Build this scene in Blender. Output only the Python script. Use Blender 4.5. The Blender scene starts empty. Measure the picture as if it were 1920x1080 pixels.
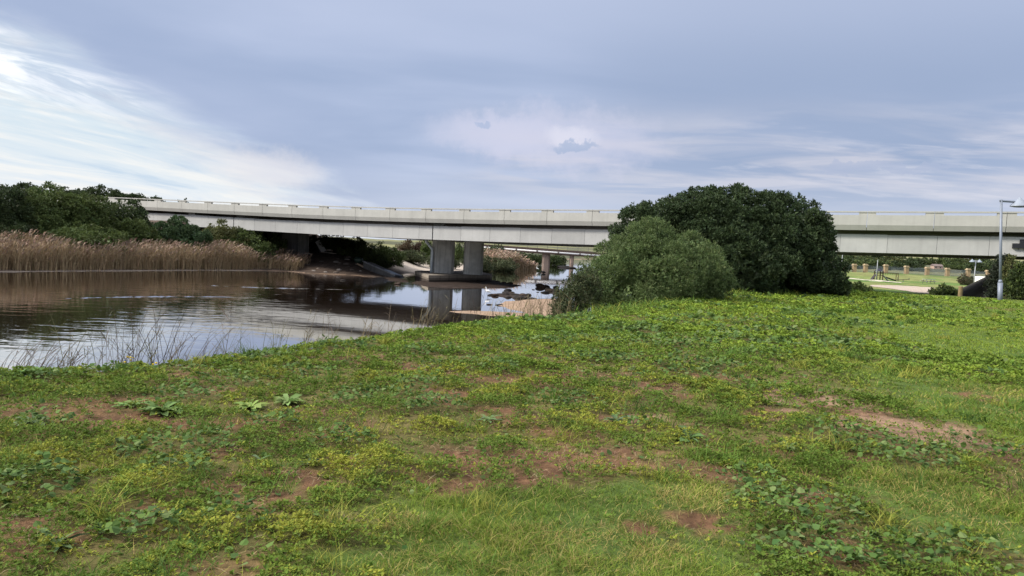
import bpy, bmesh, math, random
import numpy as np
from mathutils import Vector, Matrix

SC = bpy.context.scene
COL = SC.collection
rng = np.random.default_rng(7)
random.seed(7)
PI = math.pi

# ------------------------------------------------------------------ camera model (design aid)
F = 1371.0
ROLL = math.radians(2.95)
PITCH = math.atan(75.9 / F)
EYE = np.array([0.0, 0.0, 3.6])
WZ = -0.65                                   # water level
fw = np.array([0, math.cos(PITCH), -math.sin(PITCH)])
u0 = np.array([0, math.sin(PITCH), math.cos(PITCH)])
r0 = np.array([1.0, 0, 0])
RV = r0 * math.cos(ROLL) + u0 * math.sin(ROLL)
UV = u0 * math.cos(ROLL) - r0 * math.sin(ROLL)


def ray(x, y):
    return fw * F + RV * (x - 960) - UV * (y - 540)


def P(x, y, Z):
    return EYE + ray(x, y) * Z / F


def G(x, y, z):
    v = ray(x, y)
    return EYE + v * (z - EYE[2]) / v[2]


# ------------------------------------------------------------------ noise
def _hash(ix, iy, seed):
    h = (ix.astype(np.int64) * 374761393 + iy.astype(np.int64) * 668265263 + seed * 974711) & 0xFFFFFFFF
    h = ((h ^ (h >> 13)) * 1274126177) & 0xFFFFFFFF
    h = (h ^ (h >> 16)) & 0xFFFFFFFF
    return h / 4294967295.0


def vnoise(x, y, seed=0):
    x = np.asarray(x, float); y = np.asarray(y, float)
    ix = np.floor(x); iy = np.floor(y)
    fx = x - ix; fy = y - iy
    fx = fx * fx * (3 - 2 * fx); fy = fy * fy * (3 - 2 * fy)
    a = _hash(ix, iy, seed); b = _hash(ix + 1, iy, seed)
    c = _hash(ix, iy + 1, seed); d = _hash(ix + 1, iy + 1, seed)
    return (a * (1 - fx) + b * fx) * (1 - fy) + (c * (1 - fx) + d * fx) * fy


def fbm(x, y, seed=0, octv=4, gain=0.5):
    s = 0; a = 1; t = 0
    x = np.asarray(x, float); y = np.asarray(y, float)
    for o in range(octv):
        s = s + a * vnoise(x, y, seed + o * 17); t += a
        x = x * 2.03 + 5.1; y = y * 2.03 + 3.7; a *= gain
    return s / t


def sstep(a, b, x):
    t = np.clip((np.asarray(x, float) - a) / (b - a), 0, 1)
    return t * t * (3 - 2 * t)


# ------------------------------------------------------------------ terrain
CREST = np.array([(-90, -60), (-30, -14), (-14, 1.5), (-9, 5.2), (-5.34, 7.63), (-4.55, 8.22), (-3.69, 9.1), (-2.62, 11.36),
                  (-1.54, 13.49), (-0.31, 15.93), (1.92, 18.46), (3.93, 22.25), (8.71, 30.55), (13.0, 40), (14.5, 52),
                  (16, 66), (19, 90), (26, 140), (40, 220), (60, 300), (110, 420), (260, 800), (500, 1500)], float)
_sh = [(0, 510), (150, 509), (270, 508), (400, 507.5), (500, 507.5), (540, 509), (575, 512), (620, 514), (670, 517), (700, 520),
       (735, 519), (752, 514), (800, 511), (870, 508), (940, 504), (1000, 499.5), (1040, 492), (1060, 486)]
SHORE = np.array([(-160, -60), (-75, 10), (-52, 38)] + [tuple(G(x, y, WZ)[:2]) for x, y in _sh] + [(60, 480), (150, 800), (380, 1500)], float)


CREST_END = [(1500, 6000), (6000, 6000), (6000, -6000), (-3000, -6000), (-3000, -2000)]
SHORE_END = [(1490, 6000), (-6000, 6000), (-6000, -300), (-700, -300)]


def polydist(px, py, poly):
    """distance to a bank line, positive on the land of the near side (CREST) or on the water side (SHORE)"""
    best = np.full(px.shape, 1e18)
    end = CREST_END if poly is CREST else SHORE_END
    full = np.array([end[-1]] + list(map(tuple, poly)) + [end[0]])
    for (ax, ay), (bx, by) in zip(full[:-1], full[1:]):
        ex, ey = bx - ax, by - ay
        t = np.clip(((px - ax) * ex + (py - ay) * ey) / (ex * ex + ey * ey), 0, 1)
        dx = px - ax - t * ex; dy = py - ay - t * ey
        best = np.minimum(best, dx * dx + dy * dy)
    ring = list(map(tuple, poly)) + end
    ins = np.zeros(px.shape, bool)
    for i in range(len(ring)):
        ax, ay = ring[i]; bx, by = ring[(i + 1) % len(ring)]
        if ay == by: continue
        ins ^= ((ay > py) != (by > py)) & (px < (bx - ax) * (py - ay) / (by - ay) + ax)
    d = np.sqrt(best)
    return np.where(ins, d, -d) if poly is CREST else np.where(ins, -d, d)


def closeddist(px, py, poly):
    """signed distance to a closed polygon, positive inside"""
    best = np.full(px.shape, 1e18); ins = np.zeros(px.shape, bool)
    n = len(poly)
    for i in range(n):
        ax, ay = poly[i]; bx, by = poly[(i + 1) % n]
        ex, ey = bx - ax, by - ay
        t = np.clip(((px - ax) * ex + (py - ay) * ey) / (ex * ex + ey * ey), 0, 1)
        dx = px - ax - t * ex; dy = py - ay - t * ey
        best = np.minimum(best, dx * dx + dy * dy)
        c = ((ay > py) != (by > py)) & (px < (bx - ax) * (py - ay) / (by - ay + 1e-12) + ax)
        ins ^= c
    d = np.sqrt(best)
    return np.where(ins, d, -d)


def wpoly(pts, z=WZ):
    return np.array([G(x, y, z)[:2] for x, y in pts])


BAR1 = wpoly([(916, 571), (940, 564), (1000, 560), (1060, 558), (1085, 575), (1080, 598), (1030, 600), (980, 588), (945, 579)])
SPIT = wpoly([(829, 583.8), (870, 582), (940, 584.5), (1010, 588), (1060, 596), (1040, 606), (985, 600), (930, 592.5), (865, 587.5)])
SHOAL = wpoly([(765, 531), (800, 538), (850, 541), (905, 541), (960, 541), (985, 536), (950, 530), (930, 525), (775, 526)])
SHOAL2 = wpoly([(720, 527), (775, 531), (770, 525), (745, 519), (715, 520)])
ROCKBAR = wpoly([(915, 553), (950, 549), (975, 551), (1000, 556), (1000, 560), (960, 559), (930, 557)])

BX0, BY0 = 0.0, 73.29                        # near face line of the road bridge, y = 73.29 - x/2
UX, UY = 0.8944, -0.4472
VX, VY = 0.4472, 0.8944


def to_uv(x, y):
    return (x - BX0) * UX + (y - BY0) * UY, (x - BX0) * VX + (y - BY0) * VY


def from_uv(u, v):
    return BX0 + u * UX + v * VX, BY0 + u * UY + v * VY


def bankdist(x, y):
    return -polydist(x, y, SHORE) + 1.3 * (fbm(x * 0.45, y * 0.45, 88, 3) - 0.5)


def height(x, y, detail=True):
    x = np.asarray(x, float); y = np.asarray(y, float)
    dn = polydist(x, y, CREST)
    df = bankdist(x, y)
    r = np.hypot(x, y)
    # near side land
    land = 2.0 - 0.95 * sstep(45, 62, y + 0.12 * (x - 20)) + 1.05 * sstep(138, 164, y) + 0.0 * x
    land = land + sstep(190, 420, r) * 5.0 + 24 * np.exp(-((x - 330) / 190) ** 2 - ((y - 560) / 170) ** 2) * sstep(180, 400, y)
    land = land + 0.0004 * np.clip(r - 500, 0, None)
    near = -1.7 + (land + 1.7) * sstep(-5.2, 0.35, dn)
    # far side land
    u, v = to_uv(x, y)
    sandy = sstep(-4, 6, v) * sstep(-26, -18, x)
    prof_reed = np.where(df < 0, WZ + 0.22 * df, WZ + 0.12 * sstep(0, 1.2, df) + 0.55 * sstep(1, 6, df) + 1.1 * sstep(6, 16, df))
    prof_sand = np.where(df < 0, WZ + 0.10 * df, WZ + 0.05 * df * np.exp(-df / 30) + 0.9 * sstep(11, 16, df) + 0.9 * sstep(18, 40, df))
    mound = sstep(-36, -29, x) * (1 - sstep(-20, -13, x)) * sstep(-4, 0.5, v)
    prof_mound = np.where(df < 0, WZ + 0.15 * df, WZ + 1.9 * sstep(-1, 10, df) + 0.4 * sstep(9, 14, df))
    far = prof_reed * (1 - sandy) + prof_sand * sandy
    far = far * (1 - mound) + prof_mound * mound
    far = far + 8.5 * np.exp(-((x + 165) / 70) ** 2 - ((y - 210) / 70) ** 2) * sstep(8, 60, df)
    far = far + sstep(220, 600, r) * sstep(5, 60, df) * 3.0
    far = far + 21 * np.exp(-((x - 25) / 130) ** 2 - ((y - 1250) / 260) ** 2) * sstep(10, 80, df)
    far = np.maximum(far, -1.7)
    h = np.maximum(near, far)
    # bars and shoals in the river
    for poly, hh, w in ((BAR1, 0.16, 2.4), (SPIT, 0.10, 1.2), (SHOAL, 0.12, 2.0), (SHOAL2, 0.10, 2.0), (ROCKBAR, 0.06, 1.2)):
        cx, cy = poly.mean(0)
        m = np.hypot(x - cx, y - cy) < 40
        if m.any():
            dd = closeddist(x[m] if x.ndim else x, y[m] if y.ndim else y, poly)
            dd = dd + 0.9 * (fbm(x[m] * 0.8, y[m] * 0.8, 5, 3) - 0.5)
            b = WZ - 0.06 + (hh + 0.06) * sstep(-0.6, w, dd)
            b = np.where(dd < -0.6, -9, b)
            h[m] = np.maximum(h[m], b)
    # abutment embankments of the road bridge
    band = sstep(-9, -2.5, v) * (1 - sstep(22, 30, v))
    e = np.clip((u - 39.3) * 0.67, 0, 3.4)
    h = h + e * band * sstep(35, 39, x)
    e2 = np.clip((-u - 41) * 0.5, 0, 3.6)
    h = h + e2 * band * sstep(0, 6, df) * (x < 0)
    if detail:
        bump = 0.05 * (fbm(x * 1.3, y * 1.3, 21, 4) - 0.5) + 0.10 * (fbm(x * 0.32, y * 0.32, 3, 2) - 0.5)
        bump = bump * sstep(0.2, 1.5, np.maximum(dn, df))
        h = h + bump * (1 + 3 * sstep(60, 200, r))
        h = h + sstep(250, 600, r) * 5 * (fbm(x * 0.008, y * 0.008, 40, 4) - 0.5)
    return h


def H1(x, y):
    return float(height(np.array([x]), np.array([y]))[0])


def GT(px, py):
    """where the line of sight through a point of the photo meets the terrain"""
    v = ray(px, py) / F
    t = np.concatenate([np.linspace(2.5, 60, 700), np.geomspace(60.1, 900, 900)])
    p = EYE[None] + v[None] * t[:, None]
    below = p[:, 2] - height(p[:, 0], p[:, 1])
    i = np.argmax(below < 0)
    return p[i] if (below < 0).any() else p[-1]


# ------------------------------------------------------------------ object helpers
def tag(o, label=None, cat=None, group=None, kind=None):
    if label: o['label'] = label
    if cat: o['category'] = cat
    if group: o['group'] = group
    if kind: o['kind'] = kind
    return o


def empty(name, loc, label=None, cat=None, group=None, rotz=0.0):
    o = bpy.data.objects.new(name, None)
    o.empty_display_size = 0.3
    o.location = Vector(loc); o.rotation_euler = (0, 0, rotz)
    COL.objects.link(o)
    return tag(o, label, cat, group)


def link(name, me, mat=None, parent=None):
    o = bpy.data.objects.new(name, me)
    if mat is not None:
        me.materials.clear(); me.materials.append(mat)
    COL.objects.link(o)
    if parent is not None:
        o.parent = parent
    return o


def np_mesh(name, V, Q, colors=None, smooth=False):
    V = np.asarray(V, np.float32).reshape(-1, 3); Q = np.asarray(Q, np.int32)
    k = Q.shape[1]
    me = bpy.data.meshes.new(name)
    me.vertices.add(len(V)); me.vertices.foreach_set('co', V.ravel())
    me.loops.add(Q.size); me.loops.foreach_set('vertex_index', Q.ravel())
    me.polygons.add(len(Q))
    me.polygons.foreach_set('loop_start', np.arange(0, Q.size, k, dtype=np.int32))
    me.polygons.foreach_set('loop_total', np.full(len(Q), k, np.int32))
    me.polygons.foreach_set('use_smooth', np.full(len(Q), smooth, bool))
    if colors is not None:
        a = me.color_attributes.new('col', 'FLOAT_COLOR', 'POINT')
        c = np.ones((len(V), 4), np.float32); c[:, :3] = colors
        a.data.foreach_set('color', c.ravel())
    me.update(calc_edges=True)
    me.validate()
    return me


class MB:
    """collects quads / tris with one colour per piece; local coordinates"""
    def __init__(self):
        self.bm = bmesh.new()
        self.cl = self.bm.verts.layers.float_color.new('col')
        self.c = (1, 1, 1)

    def col(self, *c):
        self.c = c; return self

    def _v(self, co):
        v = self.bm.verts.new(co); v[self.cl] = (*self.c, 1); return v

    def box(self, lo, hi, rot=None, at=None):
        pts = [(x, y, z) for x in (lo[0], hi[0]) for y in (lo[1], hi[1]) for z in (lo[2], hi[2])]
        vs = []
        for p in pts:
            q = Vector(p)
            if rot is not None: q = rot @ q
            if at is not None: q = q + Vector(at)
            vs.append(self._v(q))
        for f in ((0, 1, 3, 2), (4, 6, 7, 5), (0, 4, 5, 1), (2, 3, 7, 6), (0, 2, 6, 4), (1, 5, 7, 3)):
            self.bm.faces.new([vs[i] for i in f])
        return self

    def tube(self, pts, rad, n=8, cap=True):
        pts = [Vector(p) for p in pts]
        if not hasattr(rad, '__len__'): rad = [rad] * len(pts)
        rings = []
        for i, p in enumerate(pts):
            t = (pts[min(i + 1, len(pts) - 1)] - pts[max(i - 1, 0)]).normalized()
            a = t.orthogonal().normalized() if abs(t.z) < 0.999 else Vector((1, 0, 0))
            if i and abs(t.z) < 0.999:
                pa = rings[-1][1]
                a = (pa - t * pa.dot(t))
                a = a.normalized() if a.length > 1e-4 else t.orthogonal().normalized()
            b = t.cross(a)
            rings.append(([self._v(p + (a * math.cos(2 * PI * k / n) + b * math.sin(2 * PI * k / n)) * rad[i]) for k in range(n)], a))
        for (r1, _), (r2, _) in zip(rings[:-1], rings[1:]):
            for k in range(n):
                self.bm.faces.new((r1[k], r1[(k + 1) % n], r2[(k + 1) % n], r2[k]))
        if cap:
            self.bm.faces.new(list(reversed(rings[0][0]))); self.bm.faces.new(rings[-1][0])
        return self

    def prism(self, outline, z0, z1):
        a = [self._v((x, y, z0)) for x, y in outline]; b = [self._v((x, y, z1)) for x, y in outline]
        n = len(a)
        for i in range(n):
            self.bm.faces.new((a[i], a[(i + 1) % n], b[(i + 1) % n], b[i]))
        self.bm.faces.new(list(reversed(a))); self.bm.faces.new(b)
        return self

    def blob(self, c, r, seed=0, rough=0.25, sub=2, flat=1.0):
        n0 = len(self.bm.verts)
        g = bmesh.ops.create_icosphere(self.bm, subdivisions=sub, radius=1)
        rs = np.random.default_rng(seed)
        ks = rs.normal(size=(5, 3)) * 1.8; ph = rs.uniform(0, 6, 5)
        for v in g['verts']:
            d = np.array(v.co)
            s = 1 + rough * float(np.mean(np.sin(ks @ d + ph))) * 1.6
            v.co = Vector((c[0] + d[0] * r[0] * s, c[1] + d[1] * r[1] * s, c[2] + d[2] * r[2] * s))
            v[self.cl] = (*self.c, 1)
        return self

    def build(self, name, mat, parent=None, smooth=False, bevel=0.0):
        if bevel:
            es = [e for e in self.bm.edges if len(e.link_faces) == 2 and e.calc_face_angle(0) > 0.6]
            bmesh.ops.bevel(self.bm, geom=es, offset=bevel, segments=2, profile=0.6, affect='EDGES')
        bmesh.ops.recalc_face_normals(self.bm, faces=self.bm.faces)
        me = bpy.data.meshes.new(name)
        self.bm.to_mesh(me); self.bm.free()
        if smooth:
            me.polygons.foreach_set('use_smooth', np.ones(len(me.polygons), bool))
        return link(name, me, mat, parent)


# ------------------------------------------------------------------ materials
def attr_mat(name, rough=0.8, nscale=6.0, namt=0.25, bump=0.0, bscale=None, transl=0.0, spec=0.3, tint=(1, 1, 1), streak=0.0, detail=5):
    m = bpy.data.materials.new(name); m.use_nodes = True
    nt = m.node_tree; nt.nodes.clear()
    out = nt.nodes.new('ShaderNodeOutputMaterial')
    b = nt.nodes.new('ShaderNodeBsdfPrincipled')
    b.inputs['Roughness'].default_value = rough
    b.inputs['Specular IOR Level'].default_value = spec
    at = nt.nodes.new('ShaderNodeVertexColor'); at.layer_name = 'col'
    tc = nt.nodes.new('ShaderNodeTexCoord')
    no = nt.nodes.new('ShaderNodeTexNoise'); no.inputs['Scale'].default_value = nscale; no.inputs['Detail'].default_value = detail
    no.inputs['Roughness'].default_value = 0.65
    nt.links.new(tc.outputs['Object'], no.inputs['Vector'])
    mr = nt.nodes.new('ShaderNodeMapRange')
    mr.inputs['From Min'].default_value = 0.25; mr.inputs['From Max'].default_value = 0.75
    mr.inputs['To Min'].default_value = 1 - namt; mr.inputs['To Max'].default_value = 1 + namt
    nt.links.new(no.outputs['Fac'], mr.inputs['Value'])
    mx = nt.nodes.new('ShaderNodeVectorMath'); mx.operation = 'SCALE'
    nt.links.new(at.outputs['Color'], mx.inputs[0]); nt.links.new(mr.outputs['Result'], mx.inputs['Scale'])
    last = mx.outputs['Vector']
    if streak:
        mp = nt.nodes.new('ShaderNodeMapping'); mp.inputs['Scale'].default_value = (1.6, 1.6, 0.10)
        n2 = nt.nodes.new('ShaderNodeTexNoise'); n2.inputs['Scale'].default_value = 2.2; n2.inputs['Detail'].default_value = 6
        nt.links.new(tc.outputs['Object'], mp.inputs['Vector']); nt.links.new(mp.outputs['Vector'], n2.inputs['Vector'])
        m2 = nt.nodes.new('ShaderNodeMapRange')
        m2.inputs['From Min'].default_value = 0.5; m2.inputs['From Max'].default_value = 0.72
        m2.inputs['To Min'].default_value = 1.0; m2.inputs['To Max'].default_value = 1 - streak
        nt.links.new(n2.outputs['Fac'], m2.inputs['Value'])
        s2 = nt.nodes.new('ShaderNodeVectorMath'); s2.operation = 'SCALE'
        nt.links.new(last, s2.inputs[0]); nt.links.new(m2.outputs['Result'], s2.inputs['Scale'])
        last = s2.outputs['Vector']
    t = nt.nodes.new('ShaderNodeVectorMath'); t.operation = 'MULTIPLY'; t.inputs[1].default_value = tint
    nt.links.new(last, t.inputs[0]); last = t.outputs['Vector']
    nt.links.new(last, b.inputs['Base Color'])
    if bump:
        nb = nt.nodes.new('ShaderNodeTexNoise'); nb.inputs['Scale'].default_value = bscale or nscale * 4; nb.inputs['Detail'].default_value = 6
        nt.links.new(tc.outputs['Object'], nb.inputs['Vector'])
        bp = nt.nodes.new('ShaderNodeBump'); bp.inputs['Strength'].default_value = 1.0; bp.inputs['Distance'].default_value = bump
        nt.links.new(nb.outputs['Fac'], bp.inputs['Height']); nt.links.new(bp.outputs['Normal'], b.inputs['Normal'])
    if transl:
        tr = nt.nodes.new('ShaderNodeBsdfTranslucent'); nt.links.new(last, tr.inputs['Color'])
        ms = nt.nodes.new('ShaderNodeMixShader'); ms.inputs['Fac'].default_value = transl
        nt.links.new(b.outputs['BSDF'], ms.inputs[1]); nt.links.new(tr.outputs['BSDF'], ms.inputs[2])
        nt.links.new(ms.outputs['Shader'], out.inputs['Surface'])
    else:
        nt.links.new(b.outputs['BSDF'], out.inputs['Surface'])
    return m


M_ground = attr_mat('ground_soil', 0.95, 9, 0.35, bump=0.02, bscale=30, spec=0.1)
M_leaf = attr_mat('leaf', 0.55, 3.0, 0.22, transl=0.24, spec=0.18)
M_herb = attr_mat('herb', 0.65, 2.0, 0.22, transl=0.28, spec=0.09, tint=(1.15, 1.06, 0.95))
M_dry = attr_mat('dry_stem', 0.8, 3.0, 0.25, transl=0.12, spec=0.15)
M_bark = attr_mat('bark', 0.9, 8, 0.4, bump=0.02, spec=0.1)
M_conc = attr_mat('concrete', 0.85, 0.7, 0.10, bump=0.003, bscale=14, spec=0.2, streak=0.07)
M_conc_rough = attr_mat('weathered_concrete', 0.9, 0.8, 0.28, bump=0.012, bscale=8, spec=0.2, streak=0.4)
M_steel = attr_mat('painted_steel', 0.45, 4, 0.08, spec=0.5, streak=0.1)
M_wood = attr_mat('timber', 0.85, 6, 0.3, bump=0.005, spec=0.15)
M_rock = attr_mat('wet_rock', 0.85, 4, 0.4, bump=0.03, bscale=10, spec=0.12)
M_paint = attr_mat('paint', 0.4, 2, 0.08, spec=0.5)
M_brick = attr_mat('brickwork', 0.9, 3, 0.2, bump=0.01, spec=0.15)
M_plume = attr_mat('feather', 0.8, 6, 0.05, spec=0.1)


def water_mat():
    m = bpy.data.materials.new('river_water'); m.use_nodes = True
    nt = m.node_tree; b = nt.nodes['Principled BSDF']
    b.inputs['Base Color'].default_value = (0.026, 0.016, 0.010, 1)
    b.inputs['Roughness'].default_value = 0.03
    b.inputs['IOR'].default_value = 1.5
    b.inputs['Coat Weight'].default_value = 1.0; b.inputs['Coat IOR'].default_value = 1.8; b.inputs['Coat Roughness'].default_value = 0.03
    tc = nt.nodes.new('ShaderNodeTexCoord')
    mp = nt.nodes.new('ShaderNodeMapping'); mp.inputs['Rotation'].default_value = (0, 0, math.radians(-32)); mp.inputs['Scale'].default_value = (0.55, 1.5, 1)
    nt.links.new(tc.outputs['Object'], mp.inputs['Vector'])
    n1 = nt.nodes.new('ShaderNodeTexNoise'); n1.inputs['Scale'].default_value = 0.95; n1.inputs['Detail'].default_value = 2.5; n1.inputs['Distortion'].default_value = 0.4
    nt.links.new(mp.outputs['Vector'], n1.inputs['Vector'])
    # where the breeze touches: patches
    n2 = nt.nodes.new('ShaderNodeTexNoise'); n2.inputs['Scale'].default_value = 0.07; n2.inputs['Detail'].default_value = 3
    nt.links.new(tc.outputs['Object'], n2.inputs['Vector'])
    sp = nt.nodes.new('ShaderNodeSeparateXYZ'); nt.links.new(tc.outputs['Object'], sp.inputs['Vector'])
    # calm lee towards the bridge pier
    mr = nt.nodes.new('ShaderNodeMapRange'); mr.interpolation_type = 'SMOOTHSTEP'
    mr.inputs['From Min'].default_value = -17; mr.inputs['From Max'].default_value = -7
    mr.inputs['To Min'].default_value = 1.0; mr.inputs['To Max'].default_value = 0.10
    nt.links.new(sp.outputs['X'], mr.inputs['Value'])
    m2 = nt.nodes.new('ShaderNodeMapRange')
    m2.inputs['From Min'].default_value = 0.38; m2.inputs['From Max'].default_value = 0.62
    m2.inputs['To Min'].default_value = 0.35; m2.inputs['To Max'].default_value = 1.0
    nt.links.new(n2.outputs['Fac'], m2.inputs['Value'])
    mu = nt.nodes.new('ShaderNodeMath'); mu.operation = 'MULTIPLY'
    nt.links.new(mr.outputs['Result'], mu.inputs[0]); nt.links.new(m2.outputs['Result'], mu.inputs[1])
    hh = nt.nodes.new('ShaderNodeMath'); hh.operation = 'MULTIPLY'
    nt.links.new(n1.outputs['Fac'], hh.inputs[0]); nt.links.new(mu.outputs[0], hh.inputs[1])
    bp = nt.nodes.new('ShaderNodeBump'); bp.inputs['Strength'].default_value = 1.0; bp.inputs['Distance'].default_value = 0.022
    nt.links.new(hh.outputs[0], bp.inputs['Height']); nt.links.new(bp.outputs['Normal'], b.inputs['Normal']); nt.links.new(bp.outputs['Normal'], b.inputs['Coat Normal'])
    return m


# ------------------------------------------------------------------ vegetation masks (world ellipses)
def wells(lst, z=2.0):
    out = []
    for px, py, rx, ry in lst:
        c = G(px, py, z); Z = (c - EYE) @ fw
        out.append((c[0], c[1], rx * Z / F, ry * Z * Z / (F * (3.6 - z))))
    return out


SOIL = wells([(1715, 812, 135, 34), (1535, 752, 75, 15), (1460, 765, 60, 12), (1110, 838, 95, 30), (1010, 858, 80, 26), (880, 862, 70, 32), (1210, 740, 110, 16),
              (1100, 725, 70, 10), (610, 770, 55, 12), (215, 782, 95, 22), (130, 800, 60, 14), (95, 1000, 130, 36), (250, 968, 80, 22), (480, 930, 95, 32), (560, 900, 60, 20), (845, 740, 60, 10),
              (830, 900, 70, 22), (1405, 845, 75, 18), (1535, 930, 60, 17), (970, 775, 70, 12), (1215, 790, 70, 12), (1180, 580, 40, 5), (1895, 582, 30, 4),
              (340, 800, 60, 12), (640, 860, 60, 16), (1840, 745, 50, 8), (1590, 940, 60, 16), (960, 905, 80, 18), (1010, 705, 60, 6), (1380, 712, 70, 7), (1190, 1000, 60, 20), (1330, 985, 60, 22)])
MALLOW = wells([(700, 745, 75, 16), (815, 765, 80, 14), (790, 727, 60, 9), (350, 745, 65, 13), (270, 850, 50, 14), (400, 840, 60, 18), (250, 1010, 70, 28),
                (1500, 960, 115, 30), (1690, 862, 95, 28), (1590, 828, 85, 24), (1560, 1035, 130, 36), (1780, 1045, 130, 40), (1865, 862, 70, 22), (1400, 908, 55, 16),
                (1180, 800, 45, 8), (1250, 645, 100, 14), (1400, 643, 85, 10), (1180, 620, 60, 8), (1560, 652, 65, 8), (1060, 750, 60, 12), (60, 920, 80, 34),
                (90, 800, 45, 10), (640, 830, 60, 14), (1040, 600, 70, 6), (640, 650, 80, 7), (60, 712, 70, 9), (230, 700, 60, 6), (1340, 600, 90, 6), (1500, 590, 70, 5),
                (1130, 675, 80, 9), (900, 690, 70, 8), (980, 648, 70, 7), (1330, 690, 70, 8), (560, 700, 60, 8), (420, 720, 60, 8), (1700, 575, 60, 4), (1620, 610, 60, 5), (1420, 670, 70, 7),
                (520, 800, 50, 10), (330, 890, 60, 14), (450, 985, 60, 16), (1120, 640, 60, 6), (800, 660, 60, 6), (1480, 620, 80, 5)])
YELLOW = wells([(250, 830, 130, 22), (150, 870, 110, 26), (420, 880, 150, 30), (600, 1000, 130, 30), (730, 800, 160, 26), (560, 770, 130, 12), (700, 870, 140, 24), (900, 800, 150, 18),
                (1150, 800, 120, 16), (800, 700, 130, 8), (1040, 720, 110, 8), (1600, 683, 70, 12), (1330, 740, 90, 12), (900, 740, 110, 10), (60, 860, 70, 20), (380, 1000, 90, 30),
                (1180, 885, 80, 20), (1000, 815, 120, 14), (1250, 850, 70, 16), (1290, 700, 90, 8), (1480, 850, 60, 16), (60, 1050, 90, 24), (260, 910, 80, 20)])
LAWN = wells([(1040, 1020, 420, 105), (1750, 950, 170, 60), (1860, 760, 230, 75), (1850, 640, 210, 70), (1250, 940, 160, 50), (1880, 1000, 80, 40), (700, 1060, 160, 30)])


def emask(x, y, ells, soft=0.6, seed=11, warp=0.5, fr=2.2):
    x = np.asarray(x, float); y = np.asarray(y, float)
    best = np.full(x.shape, 9.0)
    wob = (fbm(x * fr, y * fr, seed, 4) - 0.5) * 2 * warp
    for cx, cy, rx, ry in ells:
        d = np.sqrt(((x - cx) / rx) ** 2 + ((y - cy) / ry) ** 2)
        best = np.minimum(best, d)
    return 1 - sstep(1 - soft, 1 + soft, best + wob)


def masks(x, y):
    r = np.hypot(x, y)
    soil = emask(x, y, SOIL, 0.40, 11, 1.3, 3.0) * sstep(0.34, 0.52, fbm(x * 6, y * 6, 15, 3))
    weedy = 1 - emask(x, y, LAWN, 0.35, 13, 0.5, 1.2)
    weedy = weedy * (1 - 0.88 * sstep(0.10, 0.45, (x - 4.5 - 0.42 * (y - 6)) / 6))
    extra = sstep(0.60, 0.72, fbm(x * 1.5, y * 1.5, 77, 3)) * weedy * sstep(2, 5, r) * (1 - sstep(9, 14, r)) * sstep(-3, 2, 3 - x)
    soil = np.maximum(soil, 0.85 * extra)
    soil = np.maximum(soil, emask(x, y, SOIL[:1], 0.30, 14, 0.40, 2.4) * (0.60 + 0.40 * sstep(0.30, 0.45, fbm(x * 6, y * 6, 15, 3))))
    mal = emask(x, y, MALLOW, 0.3, 29, 0.55, 2.4)
    mal = np.maximum(mal, 0.9 * sstep(0.60, 0.68, fbm(x * 1.1, y * 0.8, 55, 3)) * weedy * sstep(6, 12, y))
    yel = emask(x, y, YELLOW, 0.5, 31, 0.6, 2.0)
    return soil, weedy, mal, yel


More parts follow.
